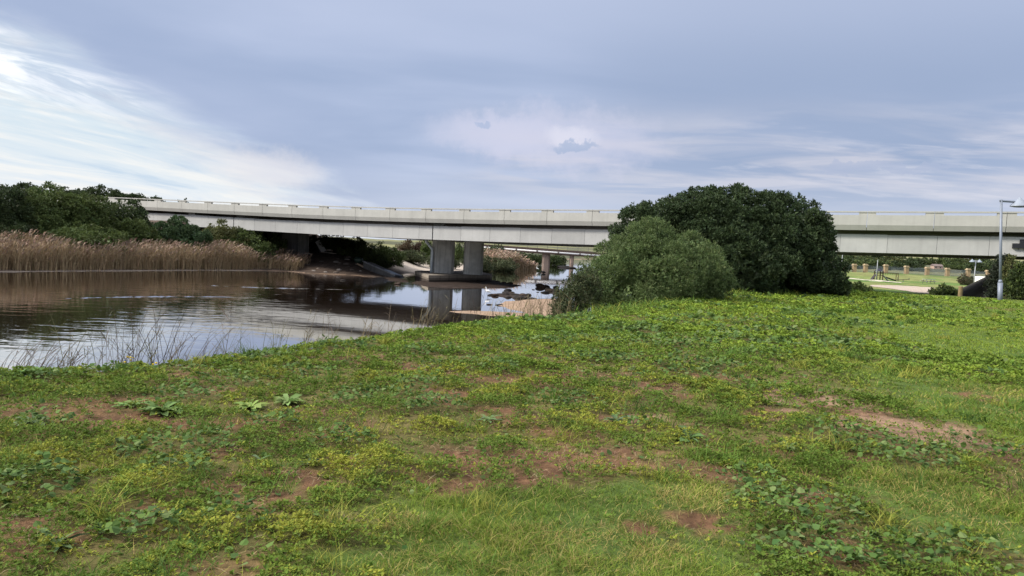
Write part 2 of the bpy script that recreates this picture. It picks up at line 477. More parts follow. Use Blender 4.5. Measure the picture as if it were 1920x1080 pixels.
# ------------------------------------------------------------------ ground sheet
def build_ground():
    a0 = np.radians(np.arange(-43, 43.01, 0.2))
    a1 = np.radians(np.linspace(43, 317, 70)[1:-1])
    ang = np.concatenate([a0, a1])
    rad = np.concatenate([[0.02], np.geomspace(0.8, 35, 310), np.geomspace(35, 135, 230)[1:], np.geomspace(135, 4200, 170)[1:]])
    A, Rr = np.meshgrid(ang, rad)
    x = (np.sin(A) * Rr).ravel(); y = (np.cos(A) * Rr).ravel()
    z = height(x, y)
    dn = polydist(x, y, CREST); df = bankdist(x, y)
    soil, weedy, mal, yel = masks(x, y)
    r = np.hypot(x, y); u, v = to_uv(x, y)
    n1 = fbm(x * 3, y * 3, 1, 4)[:, None]; n2 = fbm(x * 0.15, y * 0.15, 2, 4)[:, None]; n3 = fbm(x * 0.03, y * 0.03, 9, 4)[:, None]
    C = lambda *c: np.array(c)[None]
    grass = C(0.070, 0.105, 0.022) * (0.75 + 0.5 * n1) * (0.8 + 0.4 * n2)
    grass = grass * (1 - 0.25 * sstep(0.5, 0.7, n2)) + C(0.11, 0.10, 0.03) * 0.25 * sstep(0.5, 0.7, n2)
    lit2 = fbm(x * 22, y * 22, 81, 3)[:, None]
    litter = C(0.112, 0.060, 0.031) * (0.6 + 0.8 * n1) * (0.45 + 1.1 * lit2)
    pale = C(0.215, 0.135, 0.085) * (0.75 + 0.5 * n1) * (0.7 + 0.6 * lit2)
    pm = emask(x, y, SOIL[:3] + SOIL[20:21], 0.3, 11, 0.6, 2.6)[:, None]
    earth = litter * (1 - pm) + pale * pm
    sm = soil[:, None]
    col = grass * (1 - 0.55 * weedy[:, None]) + litter * 0.55 * weedy[:, None]
    col = col * (1 - sm) + earth * sm
    # lawn of the park beyond the crest
    park = sstep(44, 56, y)[:, None] * (dn > 0)[:, None]
    pg = (C(0.090, 0.142, 0.034) * (0.8 + 0.4 * n2) * (0.85 + 0.3 * n1))
    worn = sstep(0.48, 0.62, fbm(x * 0.09, y * 0.2, 61, 3))[:, None]
    pg = pg * (1 - 0.65 * worn) + C(0.21, 0.195, 0.075) * 0.65 * worn
    pg = pg * (0.65 + 0.7 * fbm(x * 0.9, y * 0.35, 63, 4))[:, None]
    col = col * (1 - park) + pg * park
    # distant country
    far = sstep(170, 230, r)[:, None]
    hillc = C(0.085, 0.085, 0.050) * (0.6 + 0.8 * n3) + C(0.12, 0.11, 0.04) * sstep(0.5, 0.62, fbm(x * 0.012, y * 0.03, 71, 3))[:, None] * 0.8
    col = col * (1 - far) + hillc * far
    # far bank
    fb = (df > 0) & (dn < 0)
    sandy = (sstep(-4, 6, v) * sstep(-26, -18, x))[:, None]
    sand = C(0.33, 0.275, 0.225) * (0.75 + 0.5 * n2) * (0.85 + 0.3 * n1)
    dfm = df[:, None]
    bank_veg = C(0.075, 0.095, 0.035) * (0.7 + 0.6 * n2)
    fcol = sand * (1 - sstep(8.5, 13, dfm + 5 * (n2 - 0.5))) + bank_veg * sstep(8.5, 13, dfm + 5 * (n2 - 0.5))
    field = (sstep(35, 60, df) * sstep(-60, -40, x) * (1 - sstep(-2, 8, x)) * (1 - sstep(160, 220, y)))[:, None]
    fcol = fcol * (1 - field) + C(0.15, 0.22, 0.05) * (0.8 + 0.4 * n2) * field
    mud = C(0.085, 0.062, 0.048) * (0.7 + 0.6 * n1)
    fcol = fcol * sandy + mud * (1 - sandy)
    mound = (sstep(-36, -28, x) * (1 - sstep(-17, -12, x)) * sstep(-5, 0, v) * (1 - sstep(16, 24, v)))[:, None]
    fcol = fcol * (1 - mound) + C(0.075, 0.054, 0.042) * (0.4 + 1.2 * n1) * mound  # brown mound mud, its colour lowered further for the bridge's shadow
    wetb = 1 - sstep(0.0, 0.9, df)[:, None]
    edge = wetb * (1 - sandy) * (1 - mound); fcol = fcol * (1 - edge) + C(0.25, 0.21, 0.175) * (0.7 + 0.6 * n1) * edge
    col = np.where((fb & (r < 230))[:, None], fcol, col)
    # near bank slope and river bed
    slope = ((dn < 0) & (df < 0))[:, None]
    bed = C(0.17, 0.12, 0.08) * (0.7 + 0.6 * n1)
    inbar = (z > WZ - 0.05)[:, None] & slope & (dn < -4.2)[:, None]
    barc = C(0.25, 0.172, 0.118) * (0.75 + 0.5 * n1)
    shoal = np.zeros(len(x), bool)
    for s in (SHOAL, SHOAL2, ROCKBAR):
        m = np.hypot(x - s.mean(0)[0], y - s.mean(0)[1]) < 30
        t = np.zeros(len(x), bool); t[m] = closeddist(x[m], y[m], s) > -1.5; shoal |= t
    bed = np.where(inbar, barc, bed)
    bed = np.where(shoal[:, None] & inbar, C(0.032, 0.022, 0.017) * (0.4 + 1.2 * n1), bed)
    bed = np.where((dn > -2.2)[:, None] & slope, C(0.10, 0.10, 0.04) * (0.7 + 0.6 * n1), bed)
    col = np.where(slope, bed, col)
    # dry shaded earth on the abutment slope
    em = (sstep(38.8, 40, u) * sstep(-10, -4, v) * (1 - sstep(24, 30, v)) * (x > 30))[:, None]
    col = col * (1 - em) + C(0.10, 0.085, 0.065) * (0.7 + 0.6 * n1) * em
    na = len(ang); nr = len(rad)
    idx = np.arange(na * nr).reshape(nr, na)
    nxt = np.roll(idx, -1, axis=1)
    Q = np.stack([idx[:-1], idx[1:], nxt[1:], nxt[:-1]], -1).reshape(-1, 4)
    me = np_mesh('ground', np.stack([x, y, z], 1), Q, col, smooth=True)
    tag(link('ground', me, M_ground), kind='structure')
    # river sheet
    wm = MB(); wm.c = (1, 1, 1)
    wv = [wm.bm.verts.new(p) for p in ((-400, -80, WZ), (600, -80, WZ), (600, 1500, WZ), (-400, 1500, WZ))]
    wm.bm.faces.new(wv)
    tag(wm.build('water', water_mat()), kind='structure')


build_ground()
for pts_ in ([(352, 533), (420, 536.5), (500, 540), (580, 541.5), (662, 543.5)], [(110, 560), (180, 558), (260, 556.5), (330, 556), (450, 557)]):
    W3 = [G(x, y, WZ) for x, y in pts_]
    m = MB(); prev = None
    for i in range(61):
        t = i / 60 * (len(W3) - 1); k = min(int(t), len(W3) - 2); q = W3[k] + (W3[k + 1] - W3[k]) * (t - k)
        a = math.sin(i / 60 * PI) ** 0.5 * max(0.0, -0.35 + 1.6 * float(vnoise(np.array([i * 0.9]), np.array([0.0]), 3)[0]))
        ring = [m._v((q[0], q[1] + d, WZ + hh)) for d, hh in ((-0.28, 0.002), (-0.10, 0.030 * a + 0.003), (0.02, 0.038 * a + 0.003), (0.3, 0.002))]
        if prev:
            for u_ in range(3): m.bm.faces.new((prev[u_], ring[u_], ring[u_ + 1], prev[u_ + 1]))
        prev = ring
    tag(m.build('water_ripple', bpy.data.materials['river_water'], None, smooth=True), kind='structure')


# ------------------------------------------------------------------ foliage
def unit(v):
    return v / (np.linalg.norm(v, axis=-1, keepdims=True) + 1e-9)


def leaf_mesh(name, p, t, w, L, W, col, fold=0.15, hexa=False, droop=0.0):
    """p base points, t leaf axis, w across; L, W lengths. One folded quad per leaf, or two quads for a rounder blade"""
    n = len(p); L = np.broadcast_to(L, (n,))[:, None]; W = np.broadcast_to(W, (n,))[:, None]
    nn = unit(np.cross(t, w))
    if not hexa:
        a = p; b = p + t * L * 0.48 + w * W * 0.5 + nn * W * fold; c = p + t * L - nn * L * droop; d = p + t * L * 0.48 - w * W * 0.5 + nn * W * fold
        V = np.stack([a, b, c, d], 1).reshape(-1, 3); Q = np.arange(4 * n).reshape(n, 4); k = 4
    else:
        pts = [p, p + t * L * 0.25 + w * W * 0.5 + nn * W * fold, p + t * L * 0.72 + w * W * 0.46 + nn * W * fold * 0.8, p + t * L - nn * L * droop,
               p + t * L * 0.72 - w * W * 0.46 + nn * W * fold * 0.8, p + t * L * 0.25 - w * W * 0.5 + nn * W * fold]
        V = np.stack(pts, 1).reshape(-1, 3); i = np.arange(n)[:, None] * 6
        Q = np.concatenate([i + np.array([0, 1, 2, 3]), i + np.array([0, 3, 4, 5])], 1).reshape(-1, 4); k = 6
    return np_mesh(name, V, Q, np.repeat(col, k, 0))


def rand_dirs(n):
    return unit(rng.normal(size=(n, 3)))


def vary(base, n, amt=0.25, hue=0.12):
    b = np.array(base)[None] * (1 + amt * rng.normal(size=(n, 1)).clip(-1.8, 1.8))
    return np.clip(b * (1 + hue * rng.normal(size=(n, 3)).clip(-2, 2)), 0.003, 0.9)


def lumps_on(ells, m, rlo, rhi, zmin):
    """small leafy lumps over the union of big ellipsoids"""
    E = np.array(ells, float); out = []
    area = E[:, 3] * E[:, 4] + E[:, 3] * E[:, 5] + E[:, 4] * E[:, 5]
    cnt = np.maximum(4, (m * area / area.sum()).astype(int))
    for e, c in zip(E, cnt):
        d = rand_dirs(c); q = e[:3] + d * e[3:6] * rng.uniform(0.86, 1.02, (c, 1))
        keep = q[:, 2] > zmin
        for f in E:
            if f is e: continue
            keep &= (((q - f[:3]) / f[3:6]) ** 2).sum(1) > 0.72
        q = q[keep]
        for k in q:
            out.append((*k, rng.uniform(rlo, rhi)))
    return np.array(out)


def crown(name, ells, n, leaf, cols, parent, origin, zmin, lump=(0.4, 0.8), m=150, aspect=0.45, k=6, core=True, up=0.25, mat=None):
    L = lumps_on(ells, m, lump[0], lump[1], zmin + 0.1)
    nc = max(1, n // k)
    w = L[:, 3] ** 2; pick = rng.choice(len(L), nc, p=w / w.sum())
    ctr = np.mean([e[:3] for e in ells], 0)
    d = rand_dirs(nc); outw = unit(L[pick, :3] - ctr)
    d = unit(d + 0.55 * outw + np.array([0, 0, 0.15]))
    p = L[pick, :3] + d * L[pick, 3:4] * rng.uniform(0.25, 1.08, (nc, 1)) ** 0.6 * np.array([1, 1, 0.9])
    ok = p[:, 2] > zmin; p = p[ok]; d = d[ok]; pick = pick[ok]; nc = len(p)
    # clusters: k leaves fanned out round each twig tip
    p = np.repeat(p, k, 0); dd = np.repeat(d, k, 0)
    t = unit(dd * 0.75 + rng.normal(size=p.shape) * 0.62 + np.array([0, 0, up]))
    wv = unit(np.cross(t, rng.normal(size=p.shape)))
    sz = leaf * rng.uniform(0.65, 1.3, len(p))
    lc = vary((1, 1, 1), len(L), 0.13, 0.05)[pick]
    cc = np.array(cols)[rng.integers(0, len(cols), nc)] * lc
    col = np.repeat(cc, k, 0) * vary((1, 1, 1), len(p), 0.18, 0.08)
    p = p + rng.normal(size=p.shape) * leaf * 0.15
    me = leaf_mesh(name, p - np.array(origin), t, wv, sz, sz * aspect, col)
    o = link(name, me, mat or M_leaf, parent)
    if core:
        # sparse larger leaves on the twigs inside, so that the crown is not hollow
        E = np.array(ells, float)
        ar = E[:, 3] * E[:, 4] + E[:, 3] * E[:, 5] + E[:, 4] * E[:, 5]
        big = min(leaf * 2.6, 0.30 * float(E[:, 3:6].min()))
        cnt = np.clip((ar * 14 / (big * big)).astype(int), 60, 6000)
        pi = np.concatenate([e[:3] + rand_dirs(c) * e[3:6] * rng.uniform(0.45, 0.86, (c, 1)) for e, c in zip(E, cnt)])
        pi = pi[pi[:, 2] > zmin]
        ti = rand_dirs(len(pi)); wi = unit(np.cross(ti, rand_dirs(len(pi))))
        ci = np.array(cols)[rng.integers(0, len(cols), len(pi))] * vary((1, 1, 1), len(pi), 0.15, 0.06)
        link('inner_foliage', leaf_mesh('inner_foliage', pi - np.array(origin) - ti * big * 0.5, ti, wi, big * rng.uniform(0.7, 1.2, len(pi)), big * 0.6, ci), mat or M_leaf, parent)
    return o


def trunk(parent, origin, base_z, ells, r=0.16, nlimb=5):
    b = MB(); b.c = (0.10, 0.075, 0.055)
    o = np.array(origin)
    for i in range(nlimb):
        e = ells[i % len(ells)]
        tgt = np.array(e[:3]) - o + rng.normal(size=3) * np.array(e[3:6]) * 0.3
        a = rng.uniform(0, 2 * PI); s = np.array([math.cos(a) * r * 0.6, math.sin(a) * r * 0.6, -0.15])
        mid = s * 0.4 + tgt * 0.45 + rng.normal(size=3) * 0.12
        b.tube([s, mid, tgt], [r * rng.uniform(0.6, 1.0), r * 0.55, r * 0.18], 7)
    return b.build('trunk', M_bark, parent, smooth=True)


def plant(name, px, top, Z, hw, n, leaf, cols, label, cat, group=None, depth=1.0, parts=3, lump=(0.35, 0.7), m=90, base=None, aspect=0.45, k=6, fill=0.0, trunk_r=0.12, mat=None, skew=0.0):
    """a bush or tree: centre column px, top row, depth Z and half width of its crown"""
    c = P(px, top, Z); x, y = c[0], c[1]
    z0 = H1(x, y) if base is None else base
    ztop = c[2]; hw = hw * Z / F; hgt = max(0.5, ztop - z0)
    root = empty(name, (x, y, z0), label, cat, group)
    ells = []
    for i in range(parts):
        f = 0 if parts == 1 else (i / (parts - 1) * 2 - 1) * (0.45 if parts == 2 else 1)
        hh = hgt * (1 - 0.28 * abs(f) ** 1.5 * rng.uniform(0.6, 1.3)) * 0.98
        rx = hw * (0.62 if parts > 1 else 1.0); ox = f * hw * 0.42 + skew * f
        zc = z0 + hh * (0.52 - 0.12 * fill); rz = (z0 + hh) - zc
        ells.append((x + ox, y + rng.uniform(-0.25, 0.25) * hw * depth, zc, rx * rng.uniform(0.9, 1.1), hw * depth * rng.uniform(0.6, 0.8), rz * 0.93))
    crown('crown', ells, n, leaf, cols, root, (x, y, z0), z0 - 0.1, lump, m, aspect, k, mat=mat)
    trunk(root, (x, y, z0), z0, ells, trunk_r)
    return root


DK = [(0.048, 0.068, 0.027), (0.056, 0.080, 0.030), (0.066, 0.092, 0.034)]
MG = [(0.108, 0.145, 0.042), (0.126, 0.165, 0.046), (0.094, 0.126, 0.039)]
LG = [(0.125, 0.165, 0.050), (0.140, 0.180, 0.055), (0.105, 0.140, 0.046)]
OL = [(0.150, 0.160, 0.058), (0.125, 0.138, 0.052), (0.165, 0.165, 0.062)]

# big dark evergreen on the crest
def big_tree():
    def E(px, py, Z, rx, ry, rz):
        c = P(px, py, Z); return (c[0], c[1], c[2], rx, ry, rz)
    o = GT(1400, 553); o = np.array([P(1400, 500, 37.5)[0], P(1400, 500, 37.5)[1], 1.9])
    root = empty('evergreen_tree', o, 'large dome-shaped dark evergreen tree spreading to the ground on the grass crest', 'tree')
    s = 37.5 / F
    ells = [E(1330, 460, 38, 116 * s, 3.6, 104 * s), E(1440, 470, 38.5, 104 * s, 3.4, 98 * s), E(1238, 455, 38, 90 * s, 3.0, 78 * s),
            E(1490, 505, 37.5, 78 * s, 2.6, 52 * s), E(1536, 522, 37, 40 * s, 1.7, 36 * s), E(1380, 500, 35.8, 108 * s, 2.4, 62 * s), E(1388, 455, 38.6, 130 * s, 3.4, 99 * s), E(1484, 445, 38.5, 58 * s, 2.6, 70 * s)]
    crown('crown', ells, 200000, 0.135, [(0.048, 0.074, 0.030), (0.056, 0.085, 0.034), (0.072, 0.104, 0.040), (0.050, 0.076, 0.031)], root, o, 1.75, (0.26, 0.50), 1500, 0.42, 8)
    trunk(root, o, o[2], ells, 0.28, 8)


def front_bush():
    def E(px, py, Z, rx, ry, rz):
        c = P(px, py, Z); return (c[0], c[1], c[2], rx, ry, rz)
    o = np.array([P(1220, 560, 27.5)[0], P(1220, 560, 27.5)[1], 1.2])
    s = 27.5 / F
    root = empty('grey_green_bush', o, 'rounded grey-green bush with fine narrow leaves in front of the dark evergreen', 'bush')
    ells = [E(1212, 478, 28, 62 * s, 1.3, 58 * s), E(1170, 515, 27.5, 76 * s, 1.4, 62 * s), E(1240, 520, 27, 80 * s, 1.4, 56 * s), E(1312, 522, 28, 54 * s, 1.2, 48 * s),
            E(1300, 470, 28.5, 32 * s, 0.8, 26 * s), E(1130, 550, 26.5, 46 * s, 1.0, 36 * s), E(1200, 556, 26.2, 60 * s, 1.0, 26 * s)]
    crown('crown', ells, 110000, 0.10, [(0.115, 0.165, 0.055), (0.135, 0.188, 0.062), (0.100, 0.145, 0.049), (0.165, 0.210, 0.078)], root, o, 0.6, (0.16, 0.40), 700, 0.22, 6, up=0.5)
    trunk(root, o, o[2], ells, 0.10, 7)


def slope_bush():
    def E(px, py, Z, rx, ry, rz):
        c = P(px, py, Z); return (c[0], c[1], c[2], rx, ry, rz)
    o = np.array([P(1070, 580, 23.5)[0], P(1070, 580, 23.5)[1], 0.6])
    s = 23.5 / F
    root = empty('dark_bush', o, 'low dark ragged bush on the bank slope left of the grey-green bush', 'bush')
    ells = [E(1072, 565, 24, 30 * s, 0.6, 42 * s), E(1095, 540, 24.5, 28 * s, 0.6, 34 * s), E(1052, 585, 23, 18 * s, 0.5, 30 * s)]
    crown('crown', ells, 9000, 0.085, [(0.055, 0.075, 0.030), (0.07, 0.09, 0.036), (0.095, 0.10, 0.045)], root, o, 0.2, (0.10, 0.26), 220, 0.35, 6, core=True)
    trunk(root, o, o[2], ells, 0.05, 6)


big_tree(); front_bush(); slope_bush()

# far bank, left: trees and shrubs behind the reeds
plant('dark_tree', 8, 350, 70, 66, 26000, 0.22, DK, 'dark green tree at the far left edge behind the reed bed', 'tree', 'trees behind the reed bed', lump=(0.4, 0.9), m=170)
plant('green_tree', 110, 339, 75, 60, 26000, 0.20, MG, 'tallest green tree behind the reeds with an upright pointed crown', 'tree', 'trees behind the reed bed', lump=(0.4, 0.8), m=170, parts=3)
plant('bright_tree', 62, 354, 72, 60, 26000, 0.20, LG, 'paler green tree between the dark tree and the tallest tree behind the reeds', 'tree', 'trees behind the reed bed', lump=(0.4, 0.8), m=140)
plant('round_tree', 176, 354, 78, 56, 22000, 0.20, [(0.115, 0.150, 0.045), (0.095, 0.128, 0.040)], 'rounded light green tree right of the tallest tree behind the reeds', 'tree', 'trees behind the reed bed', lump=(0.4, 0.8), m=140, parts=2)
plant('dark_oval_tree', 236, 372, 82, 52, 22000, 0.20, DK + MG[:1], 'dark tree covering the left end of the bridge parapet', 'tree', 'trees behind the reed bed', lump=(0.4, 0.75), m=130)
plant('dark_tree', 148, 356, 80, 44, 20000, 0.20, DK, 'dark tree wedged between the tallest tree and the rounded light green tree behind the reeds', 'tree', 'trees behind the reed bed', lump=(0.4, 0.8), m=150)
plant('low_shrub', 130, 405, 73, 100, 20000, 0.18, MG, 'wide low dark shrub directly behind the tallest reeds', 'shrub', 'shrubs behind the reed bed', lump=(0.3, 0.6), m=150, parts=5)
plant('low_shrub', 28, 418, 68, 70, 14000, 0.18, DK, 'low dark shrub below the tree at the far left edge', 'shrub', 'shrubs behind the reed bed', lump=(0.3, 0.6), m=110)
plant('low_shrub', 256, 410, 80, 60, 14000, 0.18, MG, 'mid green shrub under the dark tree by the bridge end', 'shrub', 'shrubs behind the reed bed', lump=(0.3, 0.6), m=110)
plant('dense_shrub', 332, 403, 83, 62, 20000, 0.17, [(0.066, 0.112, 0.044), (0.080, 0.128, 0.048), (0.055, 0.094, 0.040)], 'dense bluish-green rounded shrub in front of the bridge girder', 'shrub', 'shrubs behind the reed bed', lump=(0.3, 0.6), m=130)
plant('olive_shrub', 415, 410, 88, 50, 15000, 0.16, OL, 'olive-tinted feathery shrub in front of the bridge girder', 'shrub', 'shrubs behind the reed bed', lump=(0.25, 0.55), m=130, k=5)
plant('low_shrub', 462, 430, 89, 54, 14000, 0.17, MG + DK[2:], 'dark sloping shrub at the right end of the shrub row', 'shrub', 'shrubs behind the reed bed', lump=(0.25, 0.55), m=120)
# ridge trees on the hill at the left
for i, (px, top, hw, lb) in enumerate([(48, 345, 36, 'broad dark ridge tree furthest left on the hilltop'), (143, 349, 34, 'dark ridge tree just right of the tallest green tree'), (185, 349, 36, 'rounded dark ridge tree on the hill crest'),
                                       (218, 354, 30, 'dark ridge tree on the falling part of the hill crest'), (244, 363, 24, 'small dark ridge tree above the bridge end'), (264, 367, 14, 'smallest dark ridge tree beside the parapet'),
                                       (296, 371, 10, 'lone dark treetop just above the parapet rail'), (345, 376, 7, 'tiny treetop peeping over the parapet rail')]):
    plant('ridge_tree', px, top, 205, hw, 6000 if hw > 15 else 1800, 0.55, DK, lb, 'tree', 'trees on the distant ridge', lump=(0.8, 1.6), m=60, parts=2 if hw > 15 else 1)

# plants seen under the bridge
plant('shaded_thicket', 630, 440, 106, 64, 12000, 0.20, DK, 'dark thicket in the shade under the bridge behind the debris mound', 'thicket', lump=(0.3, 0.7), m=150, parts=4)
plant('shaded_shrub', 517, 436, 95, 20, 3500, 0.18, MG, 'dim shrub between the two left bank piers', 'shrub', lump=(0.25, 0.5), m=60)
plant('bank_bush', 722, 455, 108, 38, 12000, 0.17, MG + LG[2:], 'rounded green bush at the end of the debris mound by the tilted slab', 'bush', lump=(0.3, 0.6), m=130, base=-0.4)
plant('shaded_bush', 678, 452, 103, 40, 11000, 0.18, MG, 'half-shaded bush between the dark thicket and the rounded green bush under the bridge', 'bush', lump=(0.3, 0.6), m=120, base=-0.3)
plant('low_bush', 700, 474, 98, 34, 9000, 0.15, DK + MG, 'low leafy bush directly behind the tilted slab', 'bush', lump=(0.25, 0.5), m=110, base=-0.5)
plant('brown_shrub', 762, 452, 150, 15, 1800, 0.26, [(0.13, 0.085, 0.05), (0.11, 0.08, 0.045)], 'brownish bare shrub before the green field, left one', 'shrub', 'brown shrubs by the field', lump=(0.4, 0.8), m=40, k=4)
plant('brown_shrub', 784, 453, 150, 12, 1500, 0.26, [(0.10, 0.062, 0.045), (0.09, 0.06, 0.04)], 'darker brown bare shrub left of the pier column', 'shrub', 'brown shrubs by the field', lump=(0.4, 0.8), m=40, k=4)
plant('green_shrub', 800, 452, 140, 12, 2200, 0.24, MG, 'upright green shrub touching the left edge of the pier column', 'shrub', lump=(0.4, 0.7), m=40)
plant('green_shrub', 861, 450, 145, 14, 2000, 0.24, DK + MG, 'green shrub seen between the two pier columns', 'shrub', lump=(0.4, 0.7), m=40)
plant('dark_bush', 928, 456, 168, 24, 3500, 0.30, DK, 'dark bush right of the pier columns at the end of the far bridge', 'bush', lump=(0.5, 1.0), m=60)
plant('mid_bush', 925, 471, 140, 26, 3500, 0.26, [(0.085, 0.095, 0.05), (0.07, 0.085, 0.04)], 'grey-green mound of scrub right of the pier columns', 'bush', lump=(0.4, 0.8), m=70)
for px, top, Z, hw, lb in [(1003, 474, 190, 20, 'dark bush left of the far bridge pier'), (985, 472, 188, 16, 'dark bush behind the tan reed clump'), (1036, 476, 200, 15, 'dark bush right of the far bridge pier'), (1050, 479, 215, 9, 'small dark bush at the river bend')]:
    plant('far_bank_bush', px, top, Z, hw, 2600, 0.32, DK + MG[:1], lb, 'bush', 'bushes by the far bridge', lump=(0.5, 1.0), m=50)
for px, top, Z, hw, lb in [(775, 472, 118, 26, 'low green scrub on the far bank left of the pier'), (835, 474, 122, 30, 'low green scrub on the far bank behind the pier columns'), (905, 478, 120, 22, 'low green scrub on the far bank right of the pier'), (945, 482, 128, 26, 'low green scrub left of the tan reed clump')]:
    plant('bank_scrub', px, top, Z, hw, 4200, 0.22, [(0.085, 0.10, 0.045), (0.065, 0.085, 0.036), (0.11, 0.115, 0.055)], lb, 'scrub', 'low scrub along the far bank', lump=(0.3, 0.7), m=80, parts=4, depth=1.4)

# right-hand edge and the park
plant('dark_tree', 1888, 480, 52, 21, 11000, 0.15, [(0.040, 0.050, 0.032), (0.05, 0.06, 0.036), (0.033, 0.042, 0.03)], 'dark loose tree behind the lamp post under the bridge girder', 'tree', lump=(0.25, 0.5), m=130, parts=3, trunk_r=0.08)
plant('green_bush', 1917, 498, 47, 18, 7000, 0.14, DK + MG, 'dark green bush at the right edge behind the lamp post', 'bush', lump=(0.22, 0.45), m=90)
plant('olive_bush', 1895, 473, 51, 6, 1800, 0.13, OL, 'olive treetop showing against the girder at the right edge', 'treetop', lump=(0.2, 0.35), m=30, parts=1)
plant('dark_bush', 1772, 540, 47, 19, 4500, 0.13, DK + MG, 'small dark spreading bush beside the timber post by the gravel path', 'bush', lump=(0.15, 0.3), m=70)
plant('weedy_bush', 1608, 541, 42, 20, 3500, 0.10, MG + LG, 'low green weeds right of the big evergreen', 'bush', lump=(0.12, 0.25), m=60)
plant('red_shrub', 1808, 517, 128, 11, 1700, 0.22, [(0.13, 0.085, 0.055), (0.08, 0.085, 0.04)], 'reddish low shrub on the lawn left of the twin-headed lamp', 'shrub', lump=(0.3, 0.6), m=40)
plant('red_shrub', 1826, 521, 126, 14, 1700, 0.22, [(0.09, 0.09, 0.045), (0.075, 0.075, 0.04)], 'low brown-green shrub on the lawn behind the twin-headed lamp', 'shrub', lump=(0.3, 0.6), m=40)


# ------------------------------------------------------------------ reeds (countless: stuff)
def strips(pts, wid, col):
    """pts (n,m,3) centre lines, wid (n,m) widths -> crossed-free ribbons facing a random way"""
    n, m, _ = pts.shape
    a = rng.uniform(0, PI, n); side = np.stack([np.cos(a), np.sin(a), np.zeros(n)], 1)[:, None, :]
    V = np.stack([pts - side * wid[..., None] / 2, pts + side * wid[..., None] / 2], 2).reshape(-1, 3)
    b = (np.arange(n) * m * 2)[:, None, None] + (np.arange(m - 1) * 2)[None, :, None]
    Q = (b + np.array([0, 1, 3, 2])[None, None]).reshape(-1, 4)
    c = np.repeat(col, m * 2, 0) if col.ndim == 2 else np.repeat(col, 2, 1).reshape(-1, 3)
    return V, Q, c


def join(parts):
    off = 0; Vs = []; Qs = []; Cs = []
    for V, Q, c in parts:
        Vs.append(V); Qs.append(Q + off); Cs.append(c); off += len(V)
    return np.concatenate(Vs), np.concatenate(Qs), np.concatenate(Cs)


def reed_bed(name, line, depth, n, hgt, cols, label, wid=0.03, lean=0.15, plume=0.5, endtaper=0.0):
    line = np.array(line); seg = np.linalg.norm(np.diff(line, axis=0), axis=1); cum = np.concatenate([[0], np.cumsum(seg)]); tot = cum[-1]
    s = rng.uniform(0, tot, n)
    x = np.interp(s, cum, line[:, 0]); y = np.interp(s, cum, line[:, 1])
    tg = np.diff(line, axis=0) / seg[:, None]; vt = np.concatenate([tg[:1], (tg[:-1] + tg[1:]) / 2, tg[-1:]])
    tx = unit(np.stack([np.interp(s, cum, vt[:, 0]), np.interp(s, cum, vt[:, 1])], 1))
    d = depth * rng.uniform(0, 1, n) ** 0.9 + 0.55 + 0.8 * (fbm(s * 0.6, s * 0 + 2, 8, 3) - 0.5)
    x = x - tx[:, 1] * d; y = y + tx[:, 0] * d
    z = np.maximum(height(x, y), WZ - 0.2)
    h = hgt(s / tot) * rng.uniform(0.60, 1.10, n) * (0.74 + 0.52 * fbm(s * 0.30, d * 0.5, 4, 3))
    brk = rng.uniform(0, 1, n) < 0.06; h = np.where(brk, h * rng.uniform(0.3, 0.6, n), h)
    lx = rng.normal(size=n) * lean + 0.10; ly = rng.normal(size=n) * lean
    tt = np.array([0, 0.35, 0.7, 1.0])
    pts = np.stack([x[:, None] + lx[:, None] * h[:, None] * tt ** 2, y[:, None] + ly[:, None] * h[:, None] * tt ** 2, z[:, None] + h[:, None] * (tt - 0.06 * tt ** 2 * np.abs(lx)[:, None])], -1)
    base = np.array(cols)[rng.integers(0, len(cols), n)] * vary((1, 1, 1), n, 0.2, 0.06)
    P1 = strips(pts, np.broadcast_to(wid * np.array([1, 0.9, 0.7, 0.4]), (n, 4)), base)
    parts = [P1]
    # dry leaves along the stem
    for k in range(3):
        f = rng.uniform(0.25, 0.9, n)
        b = np.stack([np.interp(f, tt, tt) * 0 + x + lx * h * f ** 2, y + ly * h * f ** 2, z + h * f], -1)
        a = rng.uniform(0, 2 * PI, n); ll = h * rng.uniform(0.12, 0.24, n)
        dirv = np.stack([np.cos(a), np.sin(a), rng.uniform(0.2, 1.1, n)], 1)
        lp = np.stack([b, b + dirv * (ll * 0.5)[:, None], b + dirv * ll[:, None] - np.array([0, 0, 0.35])[None] * ll[:, None]], 1)
        parts.append(strips(lp, np.broadcast_to(wid * np.array([0.8, 1.2, 0.2]), (n, 3)), base * vary((1.05, 1.02, 0.98), n, 0.15)))
    m = rng.uniform(0, 1, n) < plume
    tip = pts[m][:, -1]; k = m.sum(); L = rng.uniform(0.22, 0.42, k)
    dr = np.stack([lx[m] * 1.5 + 0.25, ly[m] * 1.5, np.ones(k) * 0.8], 1)
    lp = np.stack([tip - np.array([0, 0, 0.05]), tip + dr * (L * 0.5)[:, None], tip + dr * L[:, None] + np.array([0.12, 0, -0.05])], 1)
    parts.append(strips(lp, np.broadcast_to(wid * np.array([1.2, 3.4, 0.6]), (k, 3)), vary((0.30, 0.215, 0.16), k, 0.2, 0.06)))
    V, Q, c = join(parts)
    o = link(name, np_mesh(name, V, Q, np.clip(c, 0.004, 1)), M_dry)
    return tag(o, label, 'reeds', kind='stuff')


